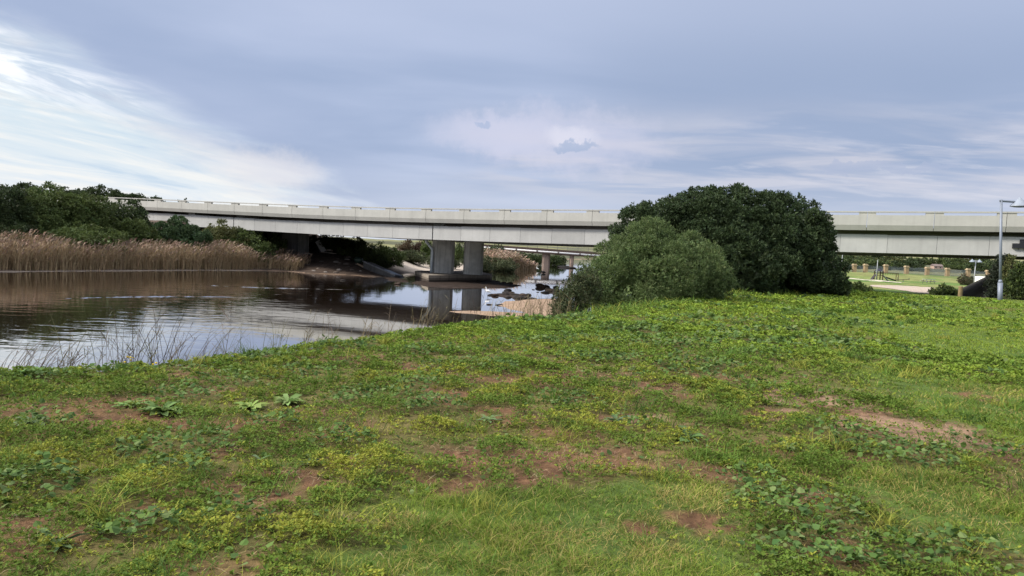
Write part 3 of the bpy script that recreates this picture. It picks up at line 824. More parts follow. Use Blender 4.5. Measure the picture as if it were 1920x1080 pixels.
sl = [(-75, 10), (-52, 38)] + [tuple(G(x, y, WZ)[:2]) for x, y in [(0, 510), (150, 509), (270, 508), (400, 507.5), (500, 507.5), (540, 509), (548, 509.5)]]
reed_bed('reed_bed', sl[1:], 4.2, 17000, lambda t: 2.72 + 0.30 * np.sin(t * 9) - 1.1 * sstep(0.84, 1.0, t) - 0.45 * sstep(0.55, 0.8, t), [(0.40, 0.285, 0.165), (0.47, 0.345, 0.20), (0.31, 0.215, 0.125), (0.43, 0.33, 0.19)],
         'dense dry brown reeds along the far bank', wid=0.034, lean=0.20)
tl = [tuple(P(x, 494, Z)[:2]) for x, Z in [(935, 128), (960, 134), (985, 142), (1012, 150)]]
reed_bed('tan_reeds', tl, 4.5, 5200, lambda t: 3.3 - 2.6 * np.abs(t - 0.38) ** 1.4 * 1.6, [(0.33, 0.23, 0.13), (0.28, 0.20, 0.12), (0.36, 0.27, 0.17)], 'pale tan clump of dry reeds on the far bank', wid=0.07)

# ------------------------------------------------------------------ road bridge
US = np.array([-95, -60, -38.7, -25, -10.4, 2.1, 10.4, 29.6, 35.3, 41.6, 60, 90])
ZS = np.array([4.75, 4.35, 4.08, 3.95, 3.98, 4.16, 4.30, 4.63, 4.74, 4.88, 5.25, 5.8])


def soffit(u):
    # smooth the profile by averaging the linear interpolation over 8 m
    return float(np.mean([np.interp(u + k, US, ZS) for k in np.linspace(-6, 6, 13)]))


bridge = empty('road_bridge', (*from_uv(-10, 0), 0.0), 'long low concrete road bridge with slotted parapet crossing the river', 'bridge')
BO = np.array(bridge.location)


def bpt(u, v, z):
    x, y = from_uv(u, v)
    return Vector((x - BO[0], y - BO[1], z - BO[2]))


def sweep(mb, prof, ua, ub, step=2.4):
    """closed profile of (v, height over soffit) carried along the bridge"""
    n = max(1, int(math.ceil((ub - ua) / step)))
    rings = []
    for i in range(n + 1):
        u = ua + (ub - ua) * i / n; s = soffit(u)
        rings.append([mb._v(bpt(u, v, s + z)) for v, z in prof])
    k = len(prof)
    for a, b in zip(rings[:-1], rings[1:]):
        for i in range(k):
            mb.bm.faces.new((a[i], a[(i + 1) % k], b[(i + 1) % k], b[i]))
    mb.bm.faces.new(rings[0]); mb.bm.faces.new(list(reversed(rings[-1])))


JOINTS = [-10.70 + 4.70 * k for k in range(-15, 17)]
W = 21.0


def parapet(side):
    f = (lambda v: v) if side == 0 else (lambda v: W - v)
    for ua, ub in zip(JOINTS[:-1], JOINTS[1:]):
        t = 0.370 + 0.010 * rng.normal()
        t *= 1.05; m = MB().col(t, t * 0.975, t * 0.885)
        g = 0.018
        sweep(m, [(f(0.14), 1.79), (f(0.0), 2.20), (f(0.0), 3.00), (f(0.30), 3.00), (f(0.36), 1.79)], ua + g, ub - g)   # upstand with sloping lower fascia
        # blocks at the two ends carry the rail
        for a, b in ((ua + g, ua + 0.62), (ub - 0.62, ub - g)):
            sweep(m, [(f(0.03), 2.998), (f(0.03), 3.205), (f(0.28), 3.205), (f(0.28), 2.998)], a, b)
        sweep(m, [(f(-0.015), 3.203), (f(-0.015), 3.31), (f(0.315), 3.31), (f(0.315), 3.203)], ua + g * 0.6, ub - g * 0.6)
        m.build('parapet_panel', M_conc, bridge)


parapet(0)
far_rail = MB().col(0.42, 0.41, 0.39)
sweep(far_rail, [(W - 0.14, 1.79), (W, 2.20), (W, 2.70), (W - 0.30, 2.70), (W - 0.36, 1.79)], JOINTS[0], JOINTS[-1])
far_rail.build('far_parapet', M_conc, bridge)
d = MB().col(0.16, 0.155, 0.15)  # deck concrete darkened so the gap above the girder reads as shade
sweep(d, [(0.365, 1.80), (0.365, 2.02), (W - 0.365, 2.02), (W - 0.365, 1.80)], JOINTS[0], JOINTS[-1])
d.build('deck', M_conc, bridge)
EXP = [-68.4, -39.6, -10.13, 19.3, 48.4, 66]
seam0 = -10.13
for vi, v0 in enumerate((0.62, 4.4, 8.2, 12.0, 15.8, 19.4)):
    for ua, ub in zip(EXP[:-1], EXP[1:]):
        m = MB()
        seams = [ua + 0.05]
        while seams[-1] + 3.46 < ub - 1.5: seams.append(seams[-1] + 3.46)
        seams.append(ub - 0.05)
        if vi == 0:
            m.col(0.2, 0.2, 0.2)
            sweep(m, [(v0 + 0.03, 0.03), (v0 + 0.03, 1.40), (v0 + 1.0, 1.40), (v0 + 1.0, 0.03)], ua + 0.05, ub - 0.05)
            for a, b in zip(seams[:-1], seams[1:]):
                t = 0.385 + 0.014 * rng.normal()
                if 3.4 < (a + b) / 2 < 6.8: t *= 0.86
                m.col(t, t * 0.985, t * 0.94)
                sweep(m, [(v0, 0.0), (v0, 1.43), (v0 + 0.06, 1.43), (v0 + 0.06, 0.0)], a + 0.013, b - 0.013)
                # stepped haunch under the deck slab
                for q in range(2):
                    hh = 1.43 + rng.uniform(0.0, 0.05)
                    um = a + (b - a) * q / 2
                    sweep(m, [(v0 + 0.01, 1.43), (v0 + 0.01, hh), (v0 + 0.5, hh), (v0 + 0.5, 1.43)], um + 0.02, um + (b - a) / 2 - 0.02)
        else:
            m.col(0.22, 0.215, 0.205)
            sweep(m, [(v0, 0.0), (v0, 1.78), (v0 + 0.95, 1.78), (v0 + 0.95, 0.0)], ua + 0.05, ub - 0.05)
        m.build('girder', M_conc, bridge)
    # diaphragm inside
for u in EXP[1:-1]:
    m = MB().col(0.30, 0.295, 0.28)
    s = soffit(u)
    for v0 in (1.7, 5.5, 9.3, 13.1, 16.9):
        sweep(m, [(v0, 0.15), (v0, 1.78), (v0 + 2.4, 1.78), (v0 + 2.4, 0.15)], u - 0.7, u + 0.7)
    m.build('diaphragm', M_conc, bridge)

# river pier: two columns on a long cap, aligned with the stream
pa = G(803, 530.5, WZ)[:2]; pb = G(927, 528, WZ)[:2]; pl_b = P(783, 520, 86)[:2]
dep = pl_b - pa
def ploc(a, b):
    q = pa + (pb - pa) * a + dep * b
    return q[0] - BO[0], q[1] - BO[1]


cap_top = 0.18
m = MB()
cap_o = [ploc(*o) for o in ((0.0, 0.0), (0.93, 0.0), (0.99, 0.12), (1.0, 0.3), (1.0, 1.1), (0.95, 1.4), (0.05, 1.4), (0.0, 1.3))]
cap_c = np.mean(cap_o, 0)
m.col(0.060, 0.047, 0.038).prism([tuple(cap_c + (np.array(o) - cap_c) * 0.992) for o in cap_o], -1.6, -0.36)
m.col(0.15, 0.125, 0.10).prism([tuple(cap_c + (np.array(o) - cap_c) * 0.996) for o in cap_o], -0.359, -0.15)
m.col(0.27, 0.23, 0.185).prism(cap_o, -0.149, cap_top)
m.build('pile_cap', M_conc_rough, bridge, bevel=0.06)
ex = (pb - pa) / np.linalg.norm(pb - pa) * 0.35 + np.array([1.0, 0]); ex = ex / np.linalg.norm(ex); ey = np.array([-ex[1], ex[0]])
COLS = []
for px, wpx in ((830, 41), (887, 35)):
    cc_ = P(px, 500, 86.5)[:2] - BO[:2]; w = wpx * 86 / F / 2
    m = MB().col(0.56, 0.55, 0.52)
    c = 0.4; dd = 0.85
    m.prism([tuple(cc_ + ex * a + ey * b) for a, b in ((-w, -dd + c), (-w + c, -dd), (w - c, -dd), (w, -dd + c), (w, dd - c), (w - c, dd), (-w + c, dd), (-w, dd - c))], cap_top - 0.02, soffit(-6) - 0.03)
    m.build('pier_column', M_conc_rough, bridge, bevel=0.03)
    COLS.append((cc_, w))
cc_, w = COLS[0]
m = MB().col(0.60, 0.66, 0.70)
zt = soffit(-9)
p0_ = cc_ - ex * (w + 0.12) - ey * 0.7; p2_ = cc_ - ex * (w + 0.95) - ey * 1.4
m.tube([(*p2_, zt + 0.35), (*p2_, zt - 0.25), (*p0_, zt - 1.05), (*p0_, zt - 1.25), (*p0_, cap_top)], 0.18, 10)
m.build('drain_pipe', M_paint, bridge, smooth=True)
# left bank piers, their concrete darkened to stand for deep shade
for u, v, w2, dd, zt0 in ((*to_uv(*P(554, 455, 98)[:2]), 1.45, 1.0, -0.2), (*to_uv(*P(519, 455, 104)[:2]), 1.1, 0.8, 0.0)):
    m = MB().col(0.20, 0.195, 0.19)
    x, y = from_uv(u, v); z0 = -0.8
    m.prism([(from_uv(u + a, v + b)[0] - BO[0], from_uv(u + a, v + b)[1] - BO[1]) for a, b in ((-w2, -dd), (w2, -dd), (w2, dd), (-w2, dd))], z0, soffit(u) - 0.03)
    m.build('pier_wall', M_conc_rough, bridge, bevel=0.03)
for u, zb in ((47.5, 0.5), (-48, 0.0)):
    m = MB().col(0.34, 0.335, 0.32)
    m.prism([(from_uv(u + a, b)[0] - BO[0], from_uv(u + a, b)[1] - BO[1]) for a, b in ((0, 0.8), (1.2, 0.8), (1.2, W - 0.8), (0, W - 0.8))], zb, soffit(u) + 1.7)
    m.build('abutment', M_conc_rough, bridge)
# black fitting on the girder at the right edge
m = MB().col(0.012, 0.012, 0.016)
s = soffit(41.9)
sweep(m, [(0.60, 0.62), (0.40, 0.62), (0.40, 0.92), (0.60, 0.98)], 41.55, 42.0)
sweep(m, [(0.60, 0.62), (0.38, 0.62), (0.38, 1.14), (0.60, 1.28)], 42.0, 43.4)
m.tube([bpt(41.95, 0.5, s + 0.63), bpt(41.95, 0.5, s + 0.48)], 0.02, 6)
m.build('service_box', M_paint, bridge)

# ------------------------------------------------------------------ far bridge with its pipe
q0 = P(905, 463.5, 182); q1 = P(1180, 483.5, 172)
rb = empty('footbridge', (q0[0], q0[1], 0), 'distant dark footbridge with handrail and long pale pipe along its side', 'bridge')
ro = np.array([q0[0], q0[1], 0.0])
dirr = (q1 - q0); ln = np.linalg.norm(dirr); dirr = dirr / ln


def rpt(t, off, dz):
    n = np.array([-dirr[1], dirr[0], 0])
    return tuple(q0 - ro + dirr * t + n * off + np.array([0, 0, dz]))


m = MB().col(0.5, 0.49, 0.49); m.tube([rpt(0, -0.2, 0), rpt(ln, -0.2, 0)], 0.19, 10); m.build('pipe', M_paint, rb, smooth=True)
for t in np.arange(3.5, ln, 5.3):
    m = MB().col(0.07, 0.055, 0.05)
    m.tube([rpt(t - 0.18, -0.2, 0), rpt(t + 0.18, -0.2, 0)], 0.27, 10)
    m.build('pipe_collar', M_paint, rb)
m = MB().col(0.06, 0.042, 0.036)
for s0, s1 in ((0, ln),):
    a = [rpt(s0, 0.25, -0.55), rpt(s0, 0.25, 0.75), rpt(s0, 2.6, 0.75), rpt(s0, 2.6, -0.55)]; b2 = [rpt(s1, 0.25, -0.55), rpt(s1, 0.25, 0.75), rpt(s1, 2.6, 0.75), rpt(s1, 2.6, -0.55)]
    va = [m._v(p) for p in a]; vb = [m._v(p) for p in b2]
    for i in range(4): m.bm.faces.new((va[i], va[(i + 1) % 4], vb[(i + 1) % 4], vb[i]))
    m.bm.faces.new(va); m.bm.faces.new(vb[::-1])
m.build('deck', M_wood, rb)
m = MB().col(0.12, 0.11, 0.105)
for t in np.arange(1.5, ln, 2.5):
    m.tube([rpt(t, 0.3, 0.0), rpt(t, 0.3, 1.75)], 0.045, 5)
for dz in (1.3, 1.72):
    m.tube([rpt(0, 0.3, dz), rpt(ln, 0.3, dz)], 0.03, 5)
m.build('handrail', M_steel, rb)
for px, Z in ((1024.5, 178), (1073, 176)):
    c = P(px, 480, Z); w = (7.2 if px < 1050 else 3.5) * Z / F
    m = MB().col(0.22, 0.165, 0.135)
    x, y = c[0] - ro[0], c[1] - ro[1] + 1.2
    m.prism([(x - w, y - 0.8), (x - w * 0.6, y - 1.1), (x + w * 0.6, y - 1.1), (x + w, y - 0.8), (x + w, y + 1.2), (x - w, y + 1.2)], -1.5, q0[2] + (q1[2] - q0[2]) * (px - 905) / 275 - 0.5)
    m.build('pier', M_conc_rough, rb)

# ------------------------------------------------------------------ lamps and poles
def lamp_post(foot, label, topz, lean, heads, arm, hr, rad, tint):
    r = empty('street_lamp', foot, label, 'street lamp')
    h = topz - foot[2]
    ax = Vector((lean[0], lean[1], 1)).normalized()
    rot = Vector((0, 0, 1)).rotation_difference(ax).to_matrix()
    m = MB().col(*tint)
    m.tube([rot @ Vector((0, 0, z)) for z in (-0.3, 1.05)], rad * 1.75, 12)
    m.tube([rot @ Vector((0, 0, z)) for z in (1.05, 1.22)], [rad * 1.75, rad], 12)
    m.tube([rot @ Vector((0, 0, z)) for z in (1.22, h * 0.55, h)], [rad, rad * 0.95, rad * 0.9], 12)
    m.build('post', M_steel, r, smooth=True)
    for sgn in heads:
        dv = Vector((arm[0] * sgn, arm[1] * sgn, arm[2]))
        m = MB().col(tint[0] * 0.8, tint[1] * 0.8, tint[2] * 0.8)
        p0 = rot @ Vector((0, 0, h - rad)); m.tube([p0 - dv.normalized() * rad * 1.2, p0 + dv], rad * 0.85, 10); m.build('arm', M_steel, r)
        m = MB().col(0.22, 0.245, 0.285)
        c = p0 + dv + dv.normalized() * hr * 0.55
        m.tube([c + Vector((0, 0, -hr * 0.55)), c + Vector((0, 0, -hr * 0.42)), c + Vector((0, 0, hr * 0.62)), c + Vector((0, 0, hr * 0.66))], [hr, hr * 0.98, hr * 0.02, 0.008], 28)
        hd = m.build('lamp_shade', M_steel, r)
        m = MB().col(0.03, 0.03, 0.035); m.tube([c + Vector((0, 0, -hr * 0.62)), c + Vector((0, 0, -hr * 0.552))], [hr * 0.6, hr * 0.9], 20); m.build('lens', M_paint, hd)
    return r


ft = G(1875, 564, 1.97); tp = P(1877.5, 374, (ft - EYE) @ fw); hp = P(1908, 381, (ft - EYE) @ fw)
lamp_post(ft, 'tall grey steel lamp post with one conical shade at the right edge', tp[2], ((tp[0] - ft[0]) / (tp[2] - ft[2]), (tp[1] - ft[1]) / (tp[2] - ft[2])), (1,), (0.72, -0.1, -0.02), 0.47, 0.075, (0.17, 0.19, 0.23))
ft2 = P(1824.5, 549, 84); ft2[2] = min(ft2[2], H1(ft2[0], ft2[1])); tp2 = P(1829, 488, 84)
lamp_post(ft2, 'slender pale lamp post with twin conical shades on the lawn beyond the bridge', tp2[2], (0.0, 0), (1, -1), (0.25, 0.0, 0.0), 0.30, 0.055, (0.33, 0.35, 0.36))
for px, py, top, Z, lb in ((1578, 500, 470, 150, 'thin pale pole rising behind the big evergreen near the fence'), (1643, 524, 487, 135, 'thin grey pole standing behind the climbing frame')):
    c = P(px, py, Z); z0 = H1(c[0], c[1]); t = P(px + 1.5, top, Z)
    m = MB().col(0.28, 0.29, 0.29); m.tube([(0, 0, -0.2), (0, 0, t[2] - z0)], [0.09, 0.06], 8)
    o = m.build('pole', M_steel, None, smooth=True); o.location = (c[0], c[1], z0); tag(o, lb, 'pole')

# ------------------------------------------------------------------ gravel paths in the park
def path(name, near, far_, label=None, col=(0.36, 0.29, 0.23)):
    a = np.array([GT(x, y)[:2] for x, y in near]); b = np.array([GT(x, y)[:2] for x, y in far_])
    n = 40; k = 14
    s = np.linspace(0, 1, n)
    A = np.stack([np.interp(s, np.linspace(0, 1, len(a)), a[:, i]) for i in (0, 1)], 1); B = np.stack([np.interp(s, np.linspace(0, 1, len(b)), b[:, i]) for i in (0, 1)], 1)
    t = np.linspace(0, 1, k)[None, :, None]
    X = A[:, None] * (1 - t) + B[:, None] * t
    X = X.reshape(-1, 2); X = X + 0.35 * (np.stack([fbm(X[:, 0] * 0.8, X[:, 1] * 0.8, 3, 3), fbm(X[:, 0] * 0.8, X[:, 1] * 0.8, 4, 3)], 1) - 0.5)
    z = height(X[:, 0], X[:, 1]) + 0.03
    idx = np.arange(n * k).reshape(n, k)
    Q = np.stack([idx[:-1, :-1], idx[1:, :-1], idx[1:, 1:], idx[:-1, 1:]], -1).reshape(-1, 4)
    c = np.array(col)[None] * (0.85 + 0.3 * fbm(X[:, 0] * 0.5, X[:, 1] * 0.5, 6, 3))[:, None]
    me = np_mesh(name, np.concatenate([X, z[:, None]], 1), Q, c, True)
    tag(link(name, me, M_ground), kind='structure')


path('gravel_path', [(1632, 537.2), (1680, 543), (1710, 548), (1745, 552.5), (1800, 552)], [(1632, 534.6), (1680, 535.6), (1720, 537.6), (1750, 539.5), (1800, 543)])
path('footpath', [(1580, 523), (1610, 524.5), (1660, 528.2), (1690, 530.8)], [(1580, 521.6), (1610, 523), (1660, 526.6), (1690, 529.4)], col=(0.40, 0.36, 0.27))

# ------------------------------------------------------------------ perimeter fence
fpx = [1532, 1558, 1582, 1602, 1623, 1661, 1700, 1739, 1777, 1816, 1853, 1890]
fbase = [np.array([*P(x, 500, 166 + (x - 1580) * 0.02)[:2], 0]) for x in fpx]
fence = empty('park_fence', (*fbase[0][:2], H1(*fbase[0][:2])), 'steel mesh fence between yellow brick pillars along the far side of the park', 'fence')
fo = np.array(fence.location)
for i, p in enumerate(fbase):
    z = H1(p[0], p[1])
    m = MB().col(0.36, 0.255, 0.15)
    m.box((-0.38, -0.38, -0.4), (0.38, 0.38, 1.55), at=p[:3] * [1, 1, 0] + np.array([0, 0, z]) - fo)
    m.col(0.40, 0.31, 0.20); m.box((-0.5, -0.5, 1.55), (0.5, 0.5, 1.72), at=p * [1, 1, 0] + np.array([0, 0, z]) - fo)
    m.box((-0.36, -0.36, 1.72), (0.36, 0.36, 1.92), at=p * [1, 1, 0] + np.array([0, 0, z]) - fo)
    m.build('pillar', M_brick, fence, bevel=0.03)
    if i:
        a = fbase[i - 1]; L = np.linalg.norm((p - a)[:2])
        m = MB().col(0.20, 0.22, 0.22)
        n = max(2, int(L / 0.11))
        for k in range(1, n):
            q = a + (p - a) * k / n; zz = H1(q[0], q[1]) if k % 8 == 1 else zz
            m.box((-0.014, -0.014, 0.1), (0.014, 0.014, 1.5), at=q * [1, 1, 0] + np.array([0, 0, zz]) - fo)
        za, zb = H1(a[0], a[1]), z
        for hh in (0.12, 0.55, 1.0, 1.48):
            m.tube([a * [1, 1, 0] + np.array([0, 0, za + hh]) - fo, p * [1, 1, 0] + np.array([0, 0, zb + hh]) - fo], 0.025, 4)
        m.build('mesh_panel', M_steel, fence)

# ------------------------------------------------------------------ playground, table, van, post
c = P(1651, 527, 137); z0 = H1(c[0], c[1])
pg = empty('climbing_frame', (c[0], c[1], z0), 'dark timber climbing frame with tower, ramp and overhead ladder on the lawn', 'climbing frame')
S = 137 / F
m = MB().col(0.075, 0.05, 0.035)
for x in (-1.0, 0.1):
    for y in (-0.5, 0.5):
        m.box((x - 0.07, y - 0.07, -0.2), (x + 0.07, y + 0.07, 1.75))
m.box((-1.05, -0.55, 0.9), (0.15, 0.55, 1.0)); m.box((-1.05, -0.57, 1.3), (0.15, -0.51, 1.4)); m.box((-1.05, 0.51, 1.3), (0.15, 0.57, 1.4))
m.build('tower', M_wood, pg)
m = MB().col(0.035, 0.035, 0.05)
v = [m._v(p) for p in ((-1.1, -0.65, 1.7), (0.2, -0.65, 1.7), (0.2, 0.65, 1.7), (-1.1, 0.65, 1.7), (-0.45, 0, 2.25))]
for i in range(4): m.bm.faces.new((v[i], v[(i + 1) % 4], v[4]))
m.bm.faces.new(v[:4]); m.build('roof', M_wood, pg)
m = MB().col(0.045, 0.04, 0.04); R = Matrix.Rotation(math.radians(48), 3, 'Y')
m.box((-0.8, -0.45, -0.04), (0.8, 0.45, 0.04), rot=Matrix.Rotation(math.radians(-55), 3, 'Y'), at=(-1.5, 0, 0.42)); m.build('ramp', M_wood, pg)
m = MB().col(0.30, 0.33, 0.36); m.box((-0.85, -0.28, -0.03), (0.85, 0.28, 0.03), rot=Matrix.Rotation(math.radians(42), 3, 'Y'), at=(0.85, -0.2, 0.45)); m.build('slide', M_paint, pg)
m = MB().col(0.10, 0.07, 0.04)
for y in (-0.4, 0.4):
    m.tube([(0.1, y, 1.45), (3.1, y, 1.45)], 0.06, 6); m.tube([(3.05, y, 1.45), (3.05, y, -0.2)], 0.07, 6)
for x in np.arange(0.5, 3.0, 0.42): m.tube([(x, -0.4, 1.42), (x, 0.4, 1.42)], 0.035, 5)
for x in np.arange(0.6, 3.0, 0.45): m.tube([(x, -0.4, 1.42), (x, -0.4, 1.15)], 0.03, 5)
m.build('overhead_ladder', M_wood, pg)
m = MB().col(0.03, 0.032, 0.035); m.box((-1.0, -0.35, -0.08), (1.0, 0.35, 0.08), rot=Matrix.Rotation(math.radians(16), 3, 'Y'), at=(1.9, 0.3, 0.4)); m.build('crawl_ramp', M_wood, pg)
c = P(1693, 531, 130); z0 = H1(c[0], c[1])
sw = empty('seesaw', (c[0], c[1], z0), 'small dark seesaw on the lawn right of the climbing frame', 'seesaw')
m = MB().col(0.05, 0.045, 0.04); m.box((-1.2, -0.1, 0.42), (1.2, 0.1, 0.5), rot=Matrix.Rotation(math.radians(-6), 3, 'Y')); m.build('plank', M_wood, sw)
m = MB().col(0.05, 0.06, 0.07); m.tube([(-0.1, -0.2, -0.1), (0, 0, 0.45), (0.1, 0.2, -0.1)], 0.05, 6)
m.build('stand', M_steel, sw)
for x in (-1.0, 1.0):
    m = MB().col(0.04, 0.05, 0.06); m.tube([(x, -0.15, 0.75), (x, 0.15, 0.75)], 0.035, 6); m.tube([(x, 0, 0.4), (x, 0, 0.75)], 0.03, 6); m.build('handle', M_steel, sw)
c = P(1741, 531.5, 124); z0 = H1(c[0], c[1])
tb = empty('picnic_table', (c[0], c[1], z0), 'pale picnic table with attached benches on the green lawn', 'picnic table', rotz=0.15)
m = MB().col(0.30, 0.32, 0.30); m.box((-1.0, -0.4, 0.70), (1.0, 0.4, 0.76)); m.build('table_top', M_wood, tb)
for y in (-0.75, 0.75):
    m = MB().col(0.28, 0.30, 0.28); m.box((-1.0, y - 0.14, 0.42), (1.0, y + 0.14, 0.47)); m.build('bench', M_wood, tb)
for x in (-0.7, 0.7):
    m = MB().col(0.08, 0.085, 0.08); m.box((x - 0.05, -0.72, 0.34), (x + 0.05, 0.72, 0.42))
    m.tube([(x, -0.3, 0.7), (x, -0.6, -0.1)], 0.045, 6); m.tube([(x, 0.3, 0.7), (x, 0.6, -0.1)], 0.045, 6); m.build('leg', M_wood, tb)
c = P(1859, 540, 100); z0 = H1(c[0], c[1])
van = empty('parked_van', (c[0], c[1], z0), 'white box-shaped van parked beyond the bridge embankment', 'van', rotz=0.1)
m = MB().col(0.72, 0.71, 0.66)
m.box((-1.0, -2.1, 0.32), (1.0, 2.1, 1.85)); m.build('body', M_paint, van, bevel=0.12)
m = MB().col(0.02, 0.025, 0.03); m.box((-0.82, -2.125, 1.15), (0.82, -2.09, 1.62)); m.build('rear_window', M_paint, van)
m = MB().col(0.12, 0.12, 0.12); m.box((-1.0, -2.2, 0.3), (1.0, -2.08, 0.48)); m.build('bumper', M_paint, van)
for x in (-0.93, 0.93):
    m = MB().col(0.3, 0.03, 0.02); m.box((x - 0.07, -2.13, 0.75), (x + 0.07, -2.08, 1.05)); m.build('tail_light', M_paint, van)
    for y in (-1.35, 1.35):
        m = MB().col(0.02, 0.02, 0.02); m.tube([(x - 0.12, y, 0.31), (x + 0.12, y, 0.31)], 0.32, 16); m.build('wheel', M_paint, van)
c = GT(1800, 556); t = P(1800, 536.5, (c - EYE) @ fw)
m = MB().col(0.20, 0.145, 0.075); m.tube([(0, 0, -0.3), (0.0, 0, t[2] - c[2] - 0.03), (0.0, 0, t[2] - c[2])], [0.125, 0.12, 0.10], 12)
o = m.build('timber_post', M_wood, None); o.location = c; tag(o, 'short round timber bollard post at the lawn edge by the small dark bush', 'post')
c = GT(1791, 553); m = MB().col(0.22, 0.17, 0.10); m.tube([(0, 0, -0.2), (0.03, 0, 0.42)], [0.09, 0.07], 9); m.tube([(0.2, 0.1, -0.2), (0.24, 0.1, 0.36)], [0.05, 0.04], 7)
o = m.build('tree_stump', M_bark, None); o.location = c; tag(o, 'cut pale forked stump between the dark bush and the timber post', 'stump')

# houses and bushes on the hillside behind the park
def house(px, py, Z, w, h, wall, roof, label, rz=0.0):
    c = P(px, py, Z); z0 = H1(c[0], c[1]); w = w * Z / F; h = h * Z / F; dp = w * 0.7
    r = empty('house', (c[0], c[1], z0), label, 'house', 'houses on the far hillside', rz)
    m = MB().col(*wall); m.box((-w / 2, -dp / 2, -1.5), (w / 2, dp / 2, h * 0.6)); m.build('wall', M_paint, r)
    m = MB().col(*roof)
    a = [m._v(p) for p in ((-w * 0.54, -dp * 0.58, h * 0.6), (w * 0.54, -dp * 0.58, h * 0.6), (w * 0.54, dp * 0.58, h * 0.6), (-w * 0.54, dp * 0.58, h * 0.6), (-w * 0.54, 0, h), (w * 0.54, 0, h))]
    for f in ((0, 1, 5, 4), (2, 3, 4, 5), (1, 2, 5), (3, 0, 4), (0, 3, 2, 1)): m.bm.faces.new([a[i] for i in f])
    m.build('roof', M_brick, r)
    for k in (-0.28, 0.22):
        m = MB().col(0.03, 0.035, 0.04); m.box((w * k - w * 0.07, -dp / 2 - 0.04, h * 0.2), (w * k + w * 0.07, -dp / 2 + 0.02, h * 0.45)); m.build('window', M_paint, r)


house(1633, 484, 430, 10, 6, (0.55, 0.54, 0.5), (0.25, 0.24, 0.24), 'pale small house highest on the hillside near the evergreen')
house(1676, 486, 400, 20, 8, (0.40, 0.24, 0.20), (0.24, 0.13, 0.11), 'pinkish house under the bridge girder right of the pale small house')
house(1705, 487, 390, 10, 6, (0.72, 0.72, 0.70), (0.62, 0.62, 0.62), 'bright white house right of the pinkish house')
house(1746, 488, 390, 9, 6, (0.75, 0.75, 0.73), (0.55, 0.56, 0.58), 'bright white house in the middle of the hillside gap')
house(1756, 504, 240, 17, 9, (0.46, 0.33, 0.26), (0.17, 0.13, 0.12), 'low pinkish house just above the fence')
house(1812, 494, 330, 8, 5, (0.62, 0.62, 0.6), (0.4, 0.4, 0.4), 'small pale house left of the twin lamp heads', 0.3)
HB = []
for i in range(44):
    px = 1560 + 340 * rng.uniform() if i > 10 else 1560 + i * 28
    Z = rng.choice([215, 240, 270, 310, 350, 420, 500])
    HB.append((px, Z, rng.uniform(9, 20)))
first = None
for i, (px, Z, hw) in enumerate(HB):
    c = P(px, 500, Z); z0 = H1(c[0], c[1])
    if i < 5:
        ht = P(px, 500, Z)[2]
        h = rng.uniform(2.2, 3.4); w = rng.uniform(3.0, 5.0)
        r = empty('hillside_bush', (c[0], c[1], z0), 'dark scrub bush on the hillside beyond the park fence', 'bush', 'bushes on the far hillside')
        ells = [(c[0] - w * 0.4, c[1], z0 + h * 0.4, w * 0.7, w * 0.6, h * 0.55), (c[0] + w * 0.4, c[1], z0 + h * 0.35, w * 0.7, w * 0.6, h * 0.5)]
        crown('crown', ells, 1500, 0.55, [[DK, MG, DK, MG, OL][i][0], DK[1]], r, (c[0], c[1], z0), z0 - 0.2, (0.5, 1.0), 40)
        HB[i] = r
    else:
        src = HB[i % 5]; r = src.copy(); COL.objects.link(r)
        r.location = (c[0], c[1], z0); r.rotation_euler = (0, 0, rng.uniform(0, 6)); sc_ = rng.uniform(0.7, 1.5); r.scale = (sc_, sc_, sc_ * rng.uniform(0.7, 1.0))
        for ch in list(src.children):
            k = ch.copy(); COL.objects.link(k); k.parent = r

# ------------------------------------------------------------------ debris, rocks and birds on the river
def at(px, py, z=None):
    return GT(px, py) if z is None else G(px, py, z)


a = P(682, 491.5, 91); b2 = P(741, 517.5, 87.5)
a[2] = max(a[2], 0.2)
m = MB().col(0.10, 0.095, 0.09)
L = np.linalg.norm(b2 - a); ax = Vector((b2 - a)).normalized(); side = Vector((0.1, 1, 0)); side = (side - ax * side.dot(ax)).normalized(); upv = side.cross(ax) * -1
if upv.z < 0: upv = -upv
Rm = Matrix((ax, side, upv)).transposed()
m.box((0, 0, -0.75), (L, 1.5, 0.0), rot=Rm); m.col(0.22, 0.22, 0.23); m.box((-0.1, -0.1, 0.002), (L, 1.6, 0.14), rot=Rm)
o = m.build('concrete_slab', M_conc_rough, None, bevel=0.04); o.location = a; tag(o, 'long dark slab lying tilted from the mound down to the water', 'slab')
m = MB().col(0.42, 0.48, 0.58); m.box((L * 0.62, 0.15, 0.142), (L * 0.99, 1.3, 0.19), rot=Rm); o = m.build('reflection_sheet', M_steel, None); o.location = a; tag(o, 'thin bluish sheet added for the pale reflection on the lower end of the tilted slab', 'sheet')  # thin layer painting the blue reflection on the slab's end
c = at(672, 494); m = MB().col(0.035, 0.06, 0.045); m.tube([(-0.5, 0, 0.35), (-0.3, 0, 0.42), (0.3, -0.1, 0.42), (0.5, -0.1, 0.35)], [0.30, 0.40, 0.40, 0.30], 12); o = m.build('barrel', M_paint, None, smooth=True); o.location = c; tag(o, 'dark green barrel lying beside the upper end of the tilted slab', 'barrel')
a = at(669, 498); b2 = at(690, 505.5)
